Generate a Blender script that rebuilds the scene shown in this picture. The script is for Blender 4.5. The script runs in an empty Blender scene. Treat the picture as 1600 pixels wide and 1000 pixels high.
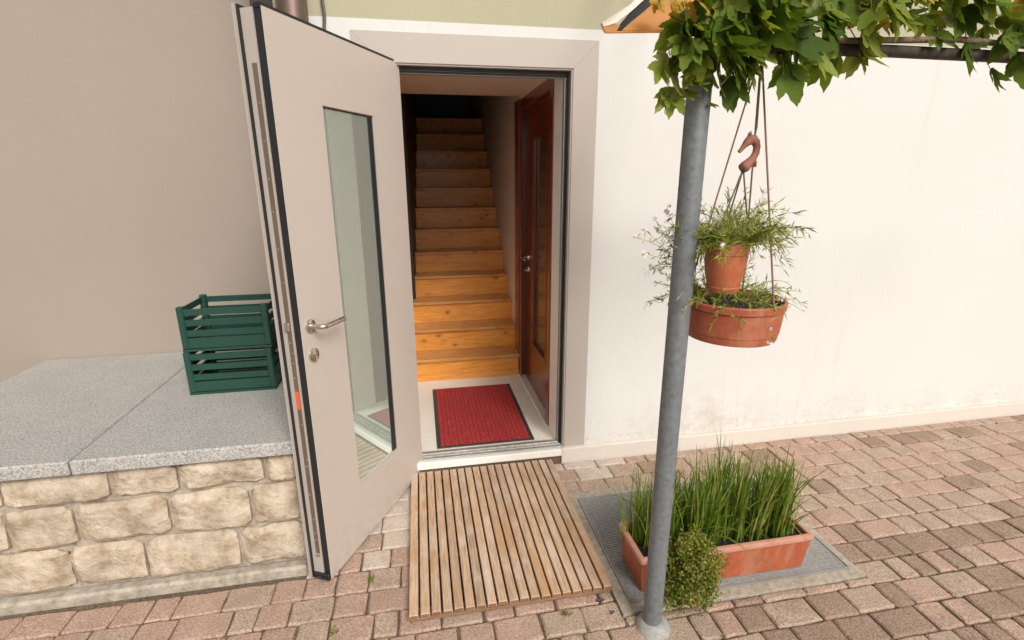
import bpy, math, random
import numpy as np
from mathutils import Vector, Matrix, noise as mnoise

random.seed(7)
S = bpy.context.scene
COL = S.collection
R = math.radians

# ------------------------------------------------------------------ camera
YAW, PIT, ROLL, FPX = 10.3994, 15.7109, -0.2646, 788.37
CAM = Vector((-0.7961, -2.6425, 1.6596))
yw, pt, ro = R(YAW), R(PIT), R(ROLL)
fx = Vector((math.cos(yw), -math.sin(yw), 0))
fw = Vector((math.sin(yw) * math.cos(pt), math.cos(yw) * math.cos(pt), -math.sin(pt)))
up0 = fx.cross(fw)
rt = fx * math.cos(ro) + up0 * math.sin(ro)
up = -fx * math.sin(ro) + up0 * math.cos(ro)
cd = bpy.data.cameras.new('camera')
cam = bpy.data.objects.new('camera', cd)
COL.objects.link(cam)
cam.matrix_world = Matrix(((rt.x, up.x, -fw.x, CAM.x), (rt.y, up.y, -fw.y, CAM.y), (rt.z, up.z, -fw.z, CAM.z), (0, 0, 0, 1)))
cd.sensor_width = 36
cd.lens = FPX / 1600 * 36
cd.shift_x = -1 / 1600
cd.clip_start = 0.05
cd.clip_end = 300
S.camera = cam
S.render.resolution_x, S.render.resolution_y = 1600, 1000

def proj(p):
    q = Vector(p) - CAM
    c = q.dot(fw)
    if c <= 0.05: return (-9999, -9999)
    return (801 + FPX * q.dot(rt) / c, 500 - FPX * q.dot(up) / c)

# ------------------------------------------------------------------ light
SUN_EL, SUN_AZ = 40, 163         # azimuth measured from +Y clockwise: behind the viewer, to the right
W = bpy.data.worlds.new('World'); S.world = W; W.use_nodes = True
wn, wl = W.node_tree.nodes, W.node_tree.links
sky = wn.new('ShaderNodeTexSky'); sky.sky_type = 'NISHITA'; sky.sun_disc = False
sky.sun_elevation = R(SUN_EL); sky.sun_rotation = R(SUN_AZ)
sky.dust_density = 4.0; sky.ozone_density = 0.6
hs = wn.new('ShaderNodeHueSaturation'); hs.inputs['Saturation'].default_value = 0.22
tn = wn.new('ShaderNodeMix'); tn.data_type = 'RGBA'; tn.blend_type = 'MULTIPLY'; tn.inputs[0].default_value = 1
tn.inputs[7].default_value = (1.0, 0.975, 0.94, 1)
bgn = wn['Background']; bgn.inputs[1].default_value = 0.098
wl.new(sky.outputs[0], hs.inputs['Color']); wl.new(hs.outputs[0], tn.inputs[6]); wl.new(tn.outputs[2], bgn.inputs[0])
sl = bpy.data.lights.new('sun', 'SUN'); sl.energy = 1.9; sl.angle = R(24); sl.color = (1.0, 0.96, 0.905)
so = bpy.data.objects.new('sun', sl); COL.objects.link(so)
sd = Vector((math.sin(R(SUN_AZ)) * math.cos(R(SUN_EL)), math.cos(R(SUN_AZ)) * math.cos(R(SUN_EL)), math.sin(R(SUN_EL))))
so.rotation_euler = sd.to_track_quat('Z', 'Y').to_euler()
so.location = (2, -6, 8)
S.view_settings.view_transform = 'Standard'; S.view_settings.look = 'None'
S.view_settings.gamma = 1; S.view_settings.exposure = 0.42; S.view_settings.use_curve_mapping = False
S.render.engine = 'CYCLES'
S.cycles.max_bounces = 10; S.cycles.diffuse_bounces = 6; S.cycles.glossy_bounces = 5
S.cycles.use_denoising = True

# ------------------------------------------------------------------ materials
def newmat(name):
    m = bpy.data.materials.new(name); m.use_nodes = True
    n = m.node_tree.nodes; b = n['Principled BSDF']
    return m, n, m.node_tree.links, b
def coords(n, l, scale=(1, 1, 1), rnd=True):
    tc = n.new('ShaderNodeTexCoord'); mp = n.new('ShaderNodeMapping'); mp.inputs['Scale'].default_value = scale
    if rnd:
        oi = n.new('ShaderNodeObjectInfo'); sc = n.new('ShaderNodeVectorMath'); sc.operation = 'SCALE'
        cmb = n.new('ShaderNodeCombineXYZ')
        for i in range(3): l.new(oi.outputs['Random'], cmb.inputs[i])
        l.new(cmb.outputs[0], sc.inputs[0]); sc.inputs[3].default_value = 37.0
        ad = n.new('ShaderNodeVectorMath'); ad.operation = 'ADD'
        l.new(tc.outputs['Object'], ad.inputs[0]); l.new(sc.outputs[0], ad.inputs[1])
        l.new(ad.outputs[0], mp.inputs['Vector'])
    else:
        l.new(tc.outputs['Object'], mp.inputs['Vector'])
    return mp.outputs[0]
def ramp(n, l, fac, stops):
    r = n.new('ShaderNodeValToRGB'); e = r.color_ramp.elements
    while len(e) < len(stops): e.new(0.5)
    for i, (p, c) in enumerate(stops):
        e[i].position = p; e[i].color = (*c, 1)
    l.new(fac, r.inputs[0]); return r.outputs[0]
def noise(n, l, vec, scale, detail=4, rough=0.55, dist=0):
    t = n.new('ShaderNodeTexNoise'); t.inputs['Scale'].default_value = scale; t.inputs['Detail'].default_value = detail
    t.inputs['Roughness'].default_value = rough; t.inputs['Distortion'].default_value = dist
    l.new(vec, t.inputs['Vector']); return t.outputs['Fac']
def mix(n, l, a, b, fac=0.5, mode='MIX'):
    x = n.new('ShaderNodeMix'); x.data_type = 'RGBA'; x.blend_type = mode
    for sock, v in ((0, fac), (6, a), (7, b)):
        if isinstance(v, (int, float)): x.inputs[sock].default_value = v
        elif isinstance(v, tuple): x.inputs[sock].default_value = (*v, 1)
        else: l.new(v, x.inputs[sock])
    return x.outputs[2]
def bump(n, l, b, h, strength, dist=0.01):
    x = n.new('ShaderNodeBump'); x.inputs['Strength'].default_value = strength; x.inputs['Distance'].default_value = dist
    l.new(h, x.inputs['Height']); l.new(x.outputs[0], b.inputs['Normal']); return x
def maprange(n, l, v, a, b_, c=0, d=1):
    m = n.new('ShaderNodeMapRange'); m.inputs[1].default_value = a; m.inputs[2].default_value = b_
    m.inputs[3].default_value = c; m.inputs[4].default_value = d; l.new(v, m.inputs[0]); return m.outputs[0]
def math_(n, l, op, a, b=0.0):
    m = n.new('ShaderNodeMath'); m.operation = op
    for i, v in enumerate((a, b)):
        if isinstance(v, (int, float)): m.inputs[i].default_value = v
        else: l.new(v, m.inputs[i])
    return m.outputs[0]

def speck(name, cols, scale=60, rough=0.7, bs=0.3, bscale=150, metallic=0, big=3.0, bigamt=0.25, bdist=0.004):
    """noise-mottled plain material"""
    m, n, l, b = newmat(name)
    v = coords(n, l)
    k = len(cols)
    c = ramp(n, l, noise(n, l, v, scale, 5, 0.65), [(0.32 + 0.36 * i / max(1, k - 1), cc) for i, cc in enumerate(cols)])
    big_ = ramp(n, l, noise(n, l, v, big, 3), [(0.3, (1 - bigamt,) * 3), (0.7, (1, 1, 1))])
    l.new(mix(n, l, c, big_, 1.0, 'MULTIPLY'), b.inputs['Base Color'])
    b.inputs['Roughness'].default_value = rough; b.inputs['Metallic'].default_value = metallic
    if bs: bump(n, l, b, noise(n, l, v, bscale, 4), bs, bdist)
    return m

def wood(name, cols, gscale=(2, 30, 30), rough=0.6, knots=None, bs=0.25, var=0.25, coat=0, stain=None):
    m, n, l, b = newmat(name)
    v = coords(n, l, gscale)
    g = noise(n, l, v, 3.0, 7, 0.62, 0.8)
    c = ramp(n, l, g, [(0.3 + 0.4 * i / (len(cols) - 1), cc) for i, cc in enumerate(cols)])
    oi = n.new('ShaderNodeObjectInfo')
    rv = ramp(n, l, oi.outputs['Random'], [(0, (1 - var,) * 3), (1, (1 + var * .3,) * 3)])
    c = mix(n, l, c, rv, 1.0, 'MULTIPLY')
    if stain:
        v2 = coords(n, l, (1, 1, 1)); s = noise(n, l, v2, 4.0, 5, 0.6)
        c = mix(n, l, c, stain[0], maprange(n, l, s, 0.52, 0.72, 0, stain[1]))
        s3 = noise(n, l, v2, 2.3, 5, 0.65)
        c = mix(n, l, c, stain[2], maprange(n, l, s3, 0.5, 0.68, 0, stain[3]))
    if knots:
        v3 = coords(n, l, knots[1])
        vo = n.new('ShaderNodeTexVoronoi'); vo.inputs['Scale'].default_value = 1.0; vo.inputs['Randomness'].default_value = 1
        l.new(v3, vo.inputs['Vector'])
        c = mix(n, l, c, knots[0], maprange(n, l, vo.outputs['Distance'], 0.05, 0.13, 0.9, 0))
        c = mix(n, l, c, tuple(x * 0.6 for x in cols[0]), maprange(n, l, vo.outputs['Distance'], 0.1, 0.3, 0.35, 0))
    l.new(c, b.inputs['Base Color']); b.inputs['Roughness'].default_value = rough
    if coat: b.inputs['Coat Weight'].default_value = coat; b.inputs['Coat Roughness'].default_value = 0.12
    if bs: bump(n, l, b, g, bs, 0.003)
    return m

def plain(name, c, rough=0.5, metallic=0, bs=0.0, bscale=200, var=0.06):
    m, n, l, b = newmat(name)
    v = coords(n, l)
    f = ramp(n, l, noise(n, l, v, 6, 4), [(0.3, tuple(x * (1 - var) for x in c)), (0.7, tuple(min(1, x * (1 + var)) for x in c))])
    l.new(f, b.inputs['Base Color']); b.inputs['Metallic'].default_value = metallic
    rr = maprange(n, l, noise(n, l, v, 9, 4), 0.3, 0.7, max(0, rough - 0.07), min(1, rough + 0.07)); l.new(rr, b.inputs['Roughness'])
    if bs: bump(n, l, b, noise(n, l, v, bscale, 3), bs, 0.002)
    return m

def leafmat(name, cols, attr=None, trans=0.3, rough=0.45, lo=0.7):
    m, n, l, b = newmat(name)
    if attr:
        a = n.new('ShaderNodeAttribute'); a.attribute_name = attr; fac = a.outputs['Fac']
    else:
        fac = n.new('ShaderNodeObjectInfo').outputs['Random']
    c = ramp(n, l, fac, [(i / max(1, len(cols) - 1), cc) for i, cc in enumerate(cols)])
    v = coords(n, l)
    c = mix(n, l, c, ramp(n, l, noise(n, l, v, 45, 3), [(0.3, (lo, lo + .02, lo)), (0.7, (1.1, 1.08, 1.0) if lo < .9 else (1, 1, 1))]), 1.0, 'MULTIPLY')
    l.new(c, b.inputs['Base Color']); b.inputs['Roughness'].default_value = rough; b.inputs['Specular IOR Level'].default_value = 0.25
    t = n.new('ShaderNodeBsdfTranslucent'); l.new(mix(n, l, c, (1.0, 1.0, 0.45), 1.0, 'MULTIPLY'), t.inputs['Color'])
    ms = n.new('ShaderNodeMixShader'); ms.inputs[0].default_value = trans
    l.new(b.outputs[0], ms.inputs[1]); l.new(t.outputs[0], ms.inputs[2]); l.new(ms.outputs[0], n['Material Output'].inputs[0])
    return m

def render_wall(name, c, stains=True):
    m, n, l, b = newmat(name)
    v = coords(n, l, rnd=False)
    base = ramp(n, l, noise(n, l, v, 1.2, 5), [(0.3, tuple(x * 0.95 for x in c)), (0.7, c)])
    if stains:
        sep = n.new('ShaderNodeSeparateXYZ'); l.new(v, sep.inputs[0])
        low = maprange(n, l, sep.outputs[2], 0.1, 0.5, 1, 0)
        right = math_(n, l, 'MULTIPLY', maprange(n, l, sep.outputs[0], 0.35, 0.8, 0, 1), maprange(n, l, sep.outputs[0], 1.0, 1.5, 1, 0.25))
        ns = maprange(n, l, noise(n, l, v, 5, 6, 0.68), 0.45, 0.75, 0, 1)
        f = math_(n, l, 'MULTIPLY', math_(n, l, 'MULTIPLY', low, right), ns)
        base = mix(n, l, base, (0.42, 0.34, 0.22), math_(n, l, 'MULTIPLY', f, 0.8))
        v2 = coords(n, l, (0.6, 1, 14), rnd=False)
        st = maprange(n, l, noise(n, l, v2, 3, 4), 0.56, 0.68, 0, 0.22)
        base = mix(n, l, base, (0.5, 0.43, 0.34), math_(n, l, 'MULTIPLY', st, maprange(n, l, sep.outputs[2], 0.1, 0.42, 1, 0)))
        v4 = coords(n, l, (9, 1, 0.35), rnd=False)
        dr = math_(n, l, 'MULTIPLY', maprange(n, l, noise(n, l, v4, 2.2, 5, 0.6), 0.56, 0.72, 0, 0.16), maprange(n, l, noise(n, l, v, 0.9, 3), 0.45, 0.65, 0, 1))
        base = mix(n, l, base, (0.46, 0.40, 0.33), dr)
        sp_ = math_(n, l, 'MULTIPLY', maprange(n, l, sep.outputs[2], 0.085, 0.34, 0.55, 0), maprange(n, l, noise(n, l, v, 38, 5, 0.8), 0.55, 0.66, 0, 1))
        base = mix(n, l, base, (0.36, 0.28, 0.2), sp_)
        gr = maprange(n, l, sep.outputs[2], 0.09, 0.17, 0.4, 0)
        base = mix(n, l, base, (0.5, 0.42, 0.32), math_(n, l, 'MULTIPLY', gr, ns))
    l.new(base, b.inputs['Base Color']); b.inputs['Roughness'].default_value = 0.85
    h = math_(n, l, 'ADD', noise(n, l, v, 160, 4), math_(n, l, 'MULTIPLY', noise(n, l, v, 9, 3), 2.0))
    h = math_(n, l, 'ADD', h, math_(n, l, 'MULTIPLY', noise(n, l, coords(n, l, (1, 1, 0.5), rnd=False), 28, 3, 0.5, 0.6), 1.4))
    bump(n, l, b, h, 0.2, 0.005)
    return m

M = {}
M['white_wall'] = render_wall('white_render', (0.655, 0.64, 0.615))
M['green_wall'] = render_wall('olive_render', (0.41, 0.385, 0.265), False)
M['beige_wall'] = render_wall('beige_render', (0.33, 0.275, 0.23), False)
M['inner_wall'] = render_wall('inner_plaster', (0.83, 0.71, 0.60), False)
M['ceiling'] = render_wall('warm_ceiling', (0.84, 0.70, 0.56), False)
M['dark_wall'] = plain('dark_plaster', (0.22, 0.34, 0.36), 0.8)
M['plinth'] = render_wall('plinth_paint', (0.62, 0.565, 0.50), False)
M['beige_metal'] = plain('beige_powder_coat', (0.43, 0.38, 0.338), 0.42, 0, 0.05, 400, 0.02)
def door_skin(name, c):
    m, n, l, b = newmat(name); v = coords(n, l, rnd=False)
    sm = maprange(n, l, noise(n, l, coords(n, l, (1, 1, 1.6), rnd=False), 7, 6, 0.7), 0.55, 0.78, 0, 0.16)
    cc = mix(n, l, ramp(n, l, noise(n, l, v, 1.5, 4), [(0.3, tuple(x * .96 for x in c)), (0.7, c)]), (0.30, 0.24, 0.19), sm)
    sep = n.new('ShaderNodeSeparateXYZ'); l.new(v, sep.inputs[0])
    dust = math_(n, l, 'MULTIPLY', maprange(n, l, sep.outputs[2], 0.0, 0.32, 0.5, 0), maprange(n, l, noise(n, l, v, 22, 6, 0.75), 0.42, 0.7, 0, 1))
    l.new(mix(n, l, cc, (0.33, 0.26, 0.19), dust), b.inputs['Base Color'])
    l.new(maprange(n, l, noise(n, l, v, 5, 6, 0.7), 0.3, 0.7, 0.34, 0.56), b.inputs['Roughness'])
    bump(n, l, b, noise(n, l, v, 500, 2), 0.05, 0.001)
    return m
M['door_skin'] = door_skin('door_powder_coat', (0.52, 0.45, 0.397))
M['black_rubber'] = plain('black_rubber', (0.012, 0.014, 0.016), 0.5)
M['dark_metal'] = plain('dark_grey_metal', (0.045, 0.048, 0.05), 0.45)
M['grey_metal'] = plain('grey_channel', (0.30, 0.285, 0.27), 0.45, 0.2)
M['aluminium'] = speck('aluminium', [(0.42, 0.40, 0.37), (0.66, 0.63, 0.59)], 40, 0.38, 0.08, 200, 0.55)
M['satin_steel'] = plain('satin_steel', (0.62, 0.57, 0.50), 0.27, 1.0)
M['lock_steel'] = plain('lock_steel', (0.26, 0.21, 0.165), 0.42, 0.7)
M['orange'] = plain('orange_plastic', (0.75, 0.12, 0.03), 0.5)
M['white_paint'] = plain('white_paint', (0.78, 0.75, 0.70), 0.5)
M['tile'] = speck('cream_tile', [(0.80, 0.75, 0.67), (0.86, 0.81, 0.73)], 25, 0.4, 0.0, 100, 0, 3, 0.06)
M['pine'] = wood('varnished_pine', [(0.58, 0.205, 0.028), (0.77, 0.325, 0.056), (0.85, 0.41, 0.09)], (2.2, 26, 26), 0.42,
                 ((0.06, 0.016, 0.005), (6.5, 9, 9)), 0.12, 0.14, 0.25)
M['pine_tread'] = wood('worn_pine_tread', [(0.50, 0.20, 0.045), (0.66, 0.30, 0.08), (0.74, 0.39, 0.14)], (2.2, 30, 26), 0.38, ((0.06, 0.016, 0.005), (6.5, 9, 9)), 0.15, 0.12, 0.2, ((0.70, 0.46, 0.26), 0.5, (0.42, 0.17, 0.05), 0.5))
M['mahogany'] = wood('mahogany', [(0.10, 0.020, 0.010), (0.18, 0.038, 0.016), (0.25, 0.056, 0.022)], (25, 25, 1.6), 0.3, None, 0.05, 0.1, 0.5)
M['dark_timber'] = wood('dark_timber', [(0.03, 0.016, 0.01), (0.055, 0.028, 0.016)], (25, 25, 1.6), 0.5, None, 0.1, 0.1)
M['teak'] = wood('weathered_teak', [(0.32, 0.20, 0.12), (0.50, 0.34, 0.22), (0.61, 0.45, 0.31)], (45, 2.5, 30), 0.75, None, 0.4, 0.22,
                 0, ((0.60, 0.50, 0.42), 0.75, (0.42, 0.20, 0.07), 0.6))
M['teak_end'] = wood('teak_underside', [(0.16, 0.08, 0.04), (0.28, 0.16, 0.09)], (3, 40, 40), 0.8, None, 0.4, 0.2)
PAVC = dict(scale=130, rough=0.9, bs=0.9, bscale=170, big=9, bigamt=0.22, bdist=0.006)
M['paver_pink'] = speck('pink_concrete_paver', [(0.29, 0.175, 0.125), (0.48, 0.32, 0.24), (0.63, 0.47, 0.38)], **PAVC)
M['paver_brown'] = speck('brown_concrete_paver', [(0.27, 0.185, 0.13), (0.46, 0.335, 0.25), (0.62, 0.485, 0.385)], **PAVC)
M['paver_dark'] = speck('dark_soiled_paver', [(0.19, 0.12, 0.08), (0.33, 0.225, 0.16), (0.47, 0.345, 0.26)], **PAVC)
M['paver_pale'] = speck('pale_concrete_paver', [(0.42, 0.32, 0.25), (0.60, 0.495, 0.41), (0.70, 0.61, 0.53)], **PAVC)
M['bed'] = speck('sand_joint', [(0.07, 0.05, 0.033), (0.15, 0.11, 0.075), (0.24, 0.18, 0.125)], 90, 0.95, 0.8, 160, 0, 5, 0.3)
M['yard'] = speck('pale_yard_paving', [(0.30, 0.23, 0.18), (0.42, 0.34, 0.28)], 20, 0.9, 0.3, 60, 0, 2, 0.1)
M['cement'] = speck('cement_surround', [(0.30, 0.255, 0.20), (0.43, 0.375, 0.30), (0.52, 0.465, 0.39)], 35, 0.9, 0.6, 140, 0, 8, 0.25)
M['stone'] = speck('rough_sandstone', [(0.36, 0.27, 0.18), (0.54, 0.44, 0.33), (0.66, 0.57, 0.46)], 14, 0.9, 1.0, 40, 0, 4, 0.3, 0.012)
M['granite'] = speck('grey_granite', [(0.16, 0.15, 0.14), (0.40, 0.385, 0.36), (0.55, 0.53, 0.50)], 140, 0.7, 0.4, 150, 0, 6, 0.1)
M['crate'] = plain('green_plastic', (0.012, 0.055, 0.04), 0.4)
M['terracotta'] = speck('terracotta_plastic', [(0.43, 0.115, 0.045), (0.53, 0.155, 0.062)], 30, 0.55, 0.1, 200, 0, 5, 0.15)
M['terracotta_faded'] = speck('faded_terracotta', [(0.46, 0.20, 0.14), (0.56, 0.28, 0.215)], 40, 0.65, 0.15, 150, 0, 6, 0.12)
M['terracotta_dark'] = speck('brown_terracotta', [(0.36, 0.085, 0.038), (0.43, 0.112, 0.048)], 30, 0.55, 0.1, 200, 0, 5, 0.15)
for nm in ('terracotta', 'terracotta_dark', 'terracotta_faded'):
    mm = M[nm]; n_, l_ = mm.node_tree.nodes, mm.node_tree.links; b_ = n_['Principled BSDF']
    src = b_.inputs['Base Color'].links[0].from_socket; v_ = coords(n_, l_, (1, 1, 0.45))
    f_ = maprange(n_, l_, noise(n_, l_, v_, 11, 6, 0.7), 0.48, 0.72, 0, 0.5)
    c_ = mix(n_, l_, src, (0.52, 0.31, 0.20), f_)
    f2 = maprange(n_, l_, noise(n_, l_, coords(n_, l_, (1, 1, 0.8)), 23, 5, 0.7), 0.6, 0.75, 0, 0.5)
    l_.new(mix(n_, l_, c_, (0.12, 0.06, 0.035), f2), b_.inputs['Base Color'])
M['clay'] = speck('clay_figure', [(0.26, 0.10, 0.065), (0.36, 0.155, 0.105)], 60, 0.75, 0.4, 150)
M['cord'] = plain('cord', (0.24, 0.135, 0.10), 0.8)
M['wire'] = plain('green_wire', (0.10, 0.085, 0.06), 0.6)
M['soil'] = speck('potting_soil', [(0.012, 0.009, 0.007), (0.05, 0.035, 0.025)], 70, 0.95, 1.0, 60, 0, 9, 0.3, 0.02)
M['pole'] = speck('galvanised_steel', [(0.135, 0.15, 0.16), (0.18, 0.197, 0.207), (0.215, 0.23, 0.24)], 45, 0.5, 0.12, 220, 0.2, 6, 0.10)
M['rust'] = speck('dark_rusty_bar', [(0.03, 0.022, 0.018), (0.08, 0.055, 0.04)], 50, 0.8, 0.5, 90)
M['bark'] = speck('vine_bark', [(0.13, 0.085, 0.055), (0.26, 0.19, 0.13)], 60, 0.85, 0.7, 70)
M['copper'] = plain('brown_copper', (0.20, 0.145, 0.115), 0.34, 0.75, 0, 100, 0.25)
M['canvas'] = leafmat('tan_canvas', [(0.80, 0.47, 0.21), (0.80, 0.47, 0.21)], None, 0.6, 0.85, 0.95)
M['canvas_edge'] = speck('pale_canvas_binding', [(0.62, 0.54, 0.46), (0.72, 0.65, 0.57)], 150, 0.8, 0.2, 300)
M['canvas_dark'] = plain('black_canvas', (0.016, 0.015, 0.017), 0.8)
M['cable'] = plain('grey_cable', (0.10, 0.085, 0.08), 0.6)
M['vine_leaf'] = leafmat('vine_leaf', [(0.07, 0.13, 0.012), (0.13, 0.205, 0.02), (0.20, 0.27, 0.03), (0.31, 0.34, 0.05)], None, 0.48, 0.65)
M['vine_light'] = leafmat('young_vine_leaf', [(0.20, 0.27, 0.04), (0.30, 0.35, 0.08)], None, 0.4)
M['vine_yellow'] = leafmat('yellow_vine_leaf', [(0.55, 0.33, 0.04), (0.60, 0.42, 0.08), (0.45, 0.22, 0.03)], None, 0.4)
M['chive'] = leafmat('chive_blade', [(0.075, 0.14, 0.015), (0.14, 0.235, 0.025), (0.24, 0.33, 0.05), (0.46, 0.36, 0.16)], 'tint', 0.35)
M['bush'] = leafmat('bush_leaf', [(0.07, 0.12, 0.012), (0.17, 0.22, 0.03), (0.33, 0.31, 0.06), (0.44, 0.33, 0.13)], 'tint', 0.25)
M['trail'] = leafmat('trailing_leaf', [(0.17, 0.23, 0.03), (0.30, 0.35, 0.06), (0.43, 0.45, 0.13), (0.52, 0.48, 0.22)], 'tint', 0.3)
M['flower'] = plain('pale_petal', (0.66, 0.58, 0.64), 0.6)
M['moss'] = leafmat('moss', [(0.10, 0.13, 0.02), (0.24, 0.25, 0.05)], 'tint', 0.2)
M['dry_leaf'] = plain('dry_leaf', (0.07, 0.045, 0.03), 0.8)

# red pile, shade in the grooves between ribs painted into the colour
def mat_pile():
    m, n, l, b = newmat('red_pile')
    v = coords(n, l, rnd=False)
    c = ramp(n, l, noise(n, l, v, 130, 3, 0.7), [(0.32, (0.30, 0.022, 0.024)), (0.5, (0.54, 0.06, 0.06)), (0.70, (0.74, 0.17, 0.155))])
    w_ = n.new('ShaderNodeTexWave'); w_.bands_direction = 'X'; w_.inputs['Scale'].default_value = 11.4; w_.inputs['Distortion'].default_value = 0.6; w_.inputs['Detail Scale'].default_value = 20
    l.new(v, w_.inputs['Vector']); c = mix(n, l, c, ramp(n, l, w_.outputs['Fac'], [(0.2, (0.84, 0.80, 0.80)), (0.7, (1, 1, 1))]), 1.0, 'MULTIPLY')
    l.new(c, b.inputs['Base Color']); b.inputs['Roughness'].default_value = 0.95
    b.inputs['Specular IOR Level'].default_value = 0.1
    bump(n, l, b, noise(n, l, v, 170, 3, 0.7), 1.0, 0.006)
    return m
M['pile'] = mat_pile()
# coated door glass: strong mirror over a pale green body
def mat_glass(name, body, tint, f, rough=0.004):
    m, n, l, b = newmat(name)
    b.inputs['Base Color'].default_value = (*body, 1); b.inputs['Roughness'].default_value = 0.25
    g = n.new('ShaderNodeBsdfGlossy'); g.inputs['Color'].default_value = (*tint, 1); g.inputs['Roughness'].default_value = rough
    ms = n.new('ShaderNodeMixShader'); ms.inputs[0].default_value = f
    l.new(b.outputs[0], ms.inputs[1]); l.new(g.outputs[0], ms.inputs[2]); l.new(ms.outputs[0], n['Material Output'].inputs[0])
    return m
M['door_glass'] = mat_glass('coated_door_glass', (0.52, 0.60, 0.53), (0.86, 0.95, 0.88), 0.62)
M['dark_glass'] = mat_glass('dark_door_glass', (0.075, 0.06, 0.04), (0.75, 0.75, 0.7), 0.28, 0.05)

# ------------------------------------------------------------------ mesh builder
class MB:
    def __init__(s): s.v = []; s.f = []; s.t = []; s.m = []; s.cm = 0
    def add(s, vs, fs, tint=0.5):
        o = len(s.v); s.v += [tuple(x) for x in vs]; s.t += [tint] * len(vs)
        for f in fs: s.f.append([o + i for i in f]); s.m.append(s.cm)
    def box(s, x0, x1, y0, y1, z0, z1, bev=0.0):
        if bev <= 0:
            s.add([(x, y, z) for z in (z0, z1) for y in (y0, y1) for x in (x0, x1)],
                  [(0, 2, 3, 1), (4, 5, 7, 6), (0, 1, 5, 4), (2, 6, 7, 3), (0, 4, 6, 2), (1, 3, 7, 5)])
            return
        vs, idx = [], {}
        for a in (0, 1):
            for b in (0, 1):
                for c in (0, 1):
                    X, Y, Z = (x0, x1)[a], (y0, y1)[b], (z0, z1)[c]
                    dx, dy, dz = (bev, -bev)[a], (bev, -bev)[b], (bev, -bev)[c]
                    for k, p in enumerate(((X, Y + dy, Z + dz), (X + dx, Y, Z + dz), (X + dx, Y + dy, Z))):
                        idx[a, b, c, k] = len(vs); vs.append(p)
        I = idx; F = []
        for a in (0, 1):
            q = [I[a, 0, 0, 0], I[a, 1, 0, 0], I[a, 1, 1, 0], I[a, 0, 1, 0]]; F.append(q if a else q[::-1])
            q = [I[0, a, 0, 1], I[1, a, 0, 1], I[1, a, 1, 1], I[0, a, 1, 1]]; F.append(q[::-1] if a else q)
            q = [I[0, 0, a, 2], I[1, 0, a, 2], I[1, 1, a, 2], I[0, 1, a, 2]]; F.append(q if a else q[::-1])
        for a in (0, 1):
            for b in (0, 1):
                q = [I[a, b, 0, 0], I[a, b, 1, 0], I[a, b, 1, 1], I[a, b, 0, 1]]; F.append(q if (a ^ b) else q[::-1])
                q = [I[a, 0, b, 0], I[a, 1, b, 0], I[a, 1, b, 2], I[a, 0, b, 2]]; F.append(q if not (a ^ b) else q[::-1])
                q = [I[0, a, b, 1], I[1, a, b, 1], I[1, a, b, 2], I[0, a, b, 2]]; F.append(q if (a ^ b) else q[::-1])
                for c in (0, 1):
                    q = [I[a, b, c, 0], I[a, b, c, 1], I[a, b, c, 2]]; F.append(q if (a + b + c) % 2 else q[::-1])
        s.add(vs, F)
    def prism(s, poly, axis, a, b):
        """poly in the two remaining axes, extruded along axis from a to b"""
        n = len(poly)
        def P(q, w):
            if axis == 'y': return (q[0], w, q[1])
            if axis == 'x': return (w, q[0], q[1])
            return (q[0], q[1], w)
        vs = [P(q, a) for q in poly] + [P(q, b) for q in poly]
        s.add(vs, [list(range(n)), list(range(2 * n - 1, n - 1, -1))] + [(i, i + n, (i + 1) % n + n, (i + 1) % n) for i in range(n)])
    def ring(s, ou, oz, iu, iz, t0, t1):
        """panel with a rectangular hole, in (x, z), thickness along y"""
        O = [(ou[0], oz[0]), (ou[1], oz[0]), (ou[1], oz[1]), (ou[0], oz[1])]
        I = [(iu[0], iz[0]), (iu[1], iz[0]), (iu[1], iz[1]), (iu[0], iz[1])]
        vs = [(p[0], t, p[1]) for t in (t0, t1) for p in O + I]
        F = []
        for k in range(4):
            j = (k + 1) % 4
            F += [(k, j, 4 + j, 4 + k), (8 + k, 12 + k, 12 + j, 8 + j), (k, 8 + k, 8 + j, j), (4 + k, 4 + j, 12 + j, 12 + k)]
        s.add(vs, F)
    def tube(s, pts, rad, n=8, cap=True, tint=0.5):
        pts = [Vector(p) for p in pts]; m = len(pts)
        if isinstance(rad, (int, float)): rad = [rad] * m
        vs = []; prev = None
        for i, p in enumerate(pts):
            d = (pts[min(i + 1, m - 1)] - pts[max(i - 1, 0)])
            d = d.normalized() if d.length > 1e-9 else Vector((0, 0, 1))
            if prev is None:
                a = d.cross(Vector((0, 0, 1)));
                if a.length < 0.1: a = d.cross(Vector((1, 0, 0)))
                a.normalize()
            else:
                a = (prev - d * prev.dot(d)).normalized()
            prev = a; b = d.cross(a)
            vs += [p + (a * math.cos(2 * math.pi * k / n) + b * math.sin(2 * math.pi * k / n)) * rad[i] for k in range(n)]
        F = [(i * n + k, i * n + (k + 1) % n, (i + 1) * n + (k + 1) % n, (i + 1) * n + k) for i in range(m - 1) for k in range(n)]
        if cap: F += [list(range(n))[::-1], [(m - 1) * n + k for k in range(n)]]
        s.add(vs, F, tint)
    def lathe(s, prof, n=32, c=(0, 0, 0), axis=Vector((0, 0, 1))):
        ax = Vector(axis).normalized(); a = ax.orthogonal().normalized(); b = ax.cross(a); c = Vector(c)
        vs = [c + ax * z + (a * math.cos(2 * math.pi * k / n) + b * math.sin(2 * math.pi * k / n)) * r for r, z in prof for k in range(n)]
        F = [(i * n + k, i * n + (k + 1) % n, (i + 1) * n + (k + 1) % n, (i + 1) * n + k) for i in range(len(prof) - 1) for k in range(n)]
        s.add(vs, F)
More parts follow.
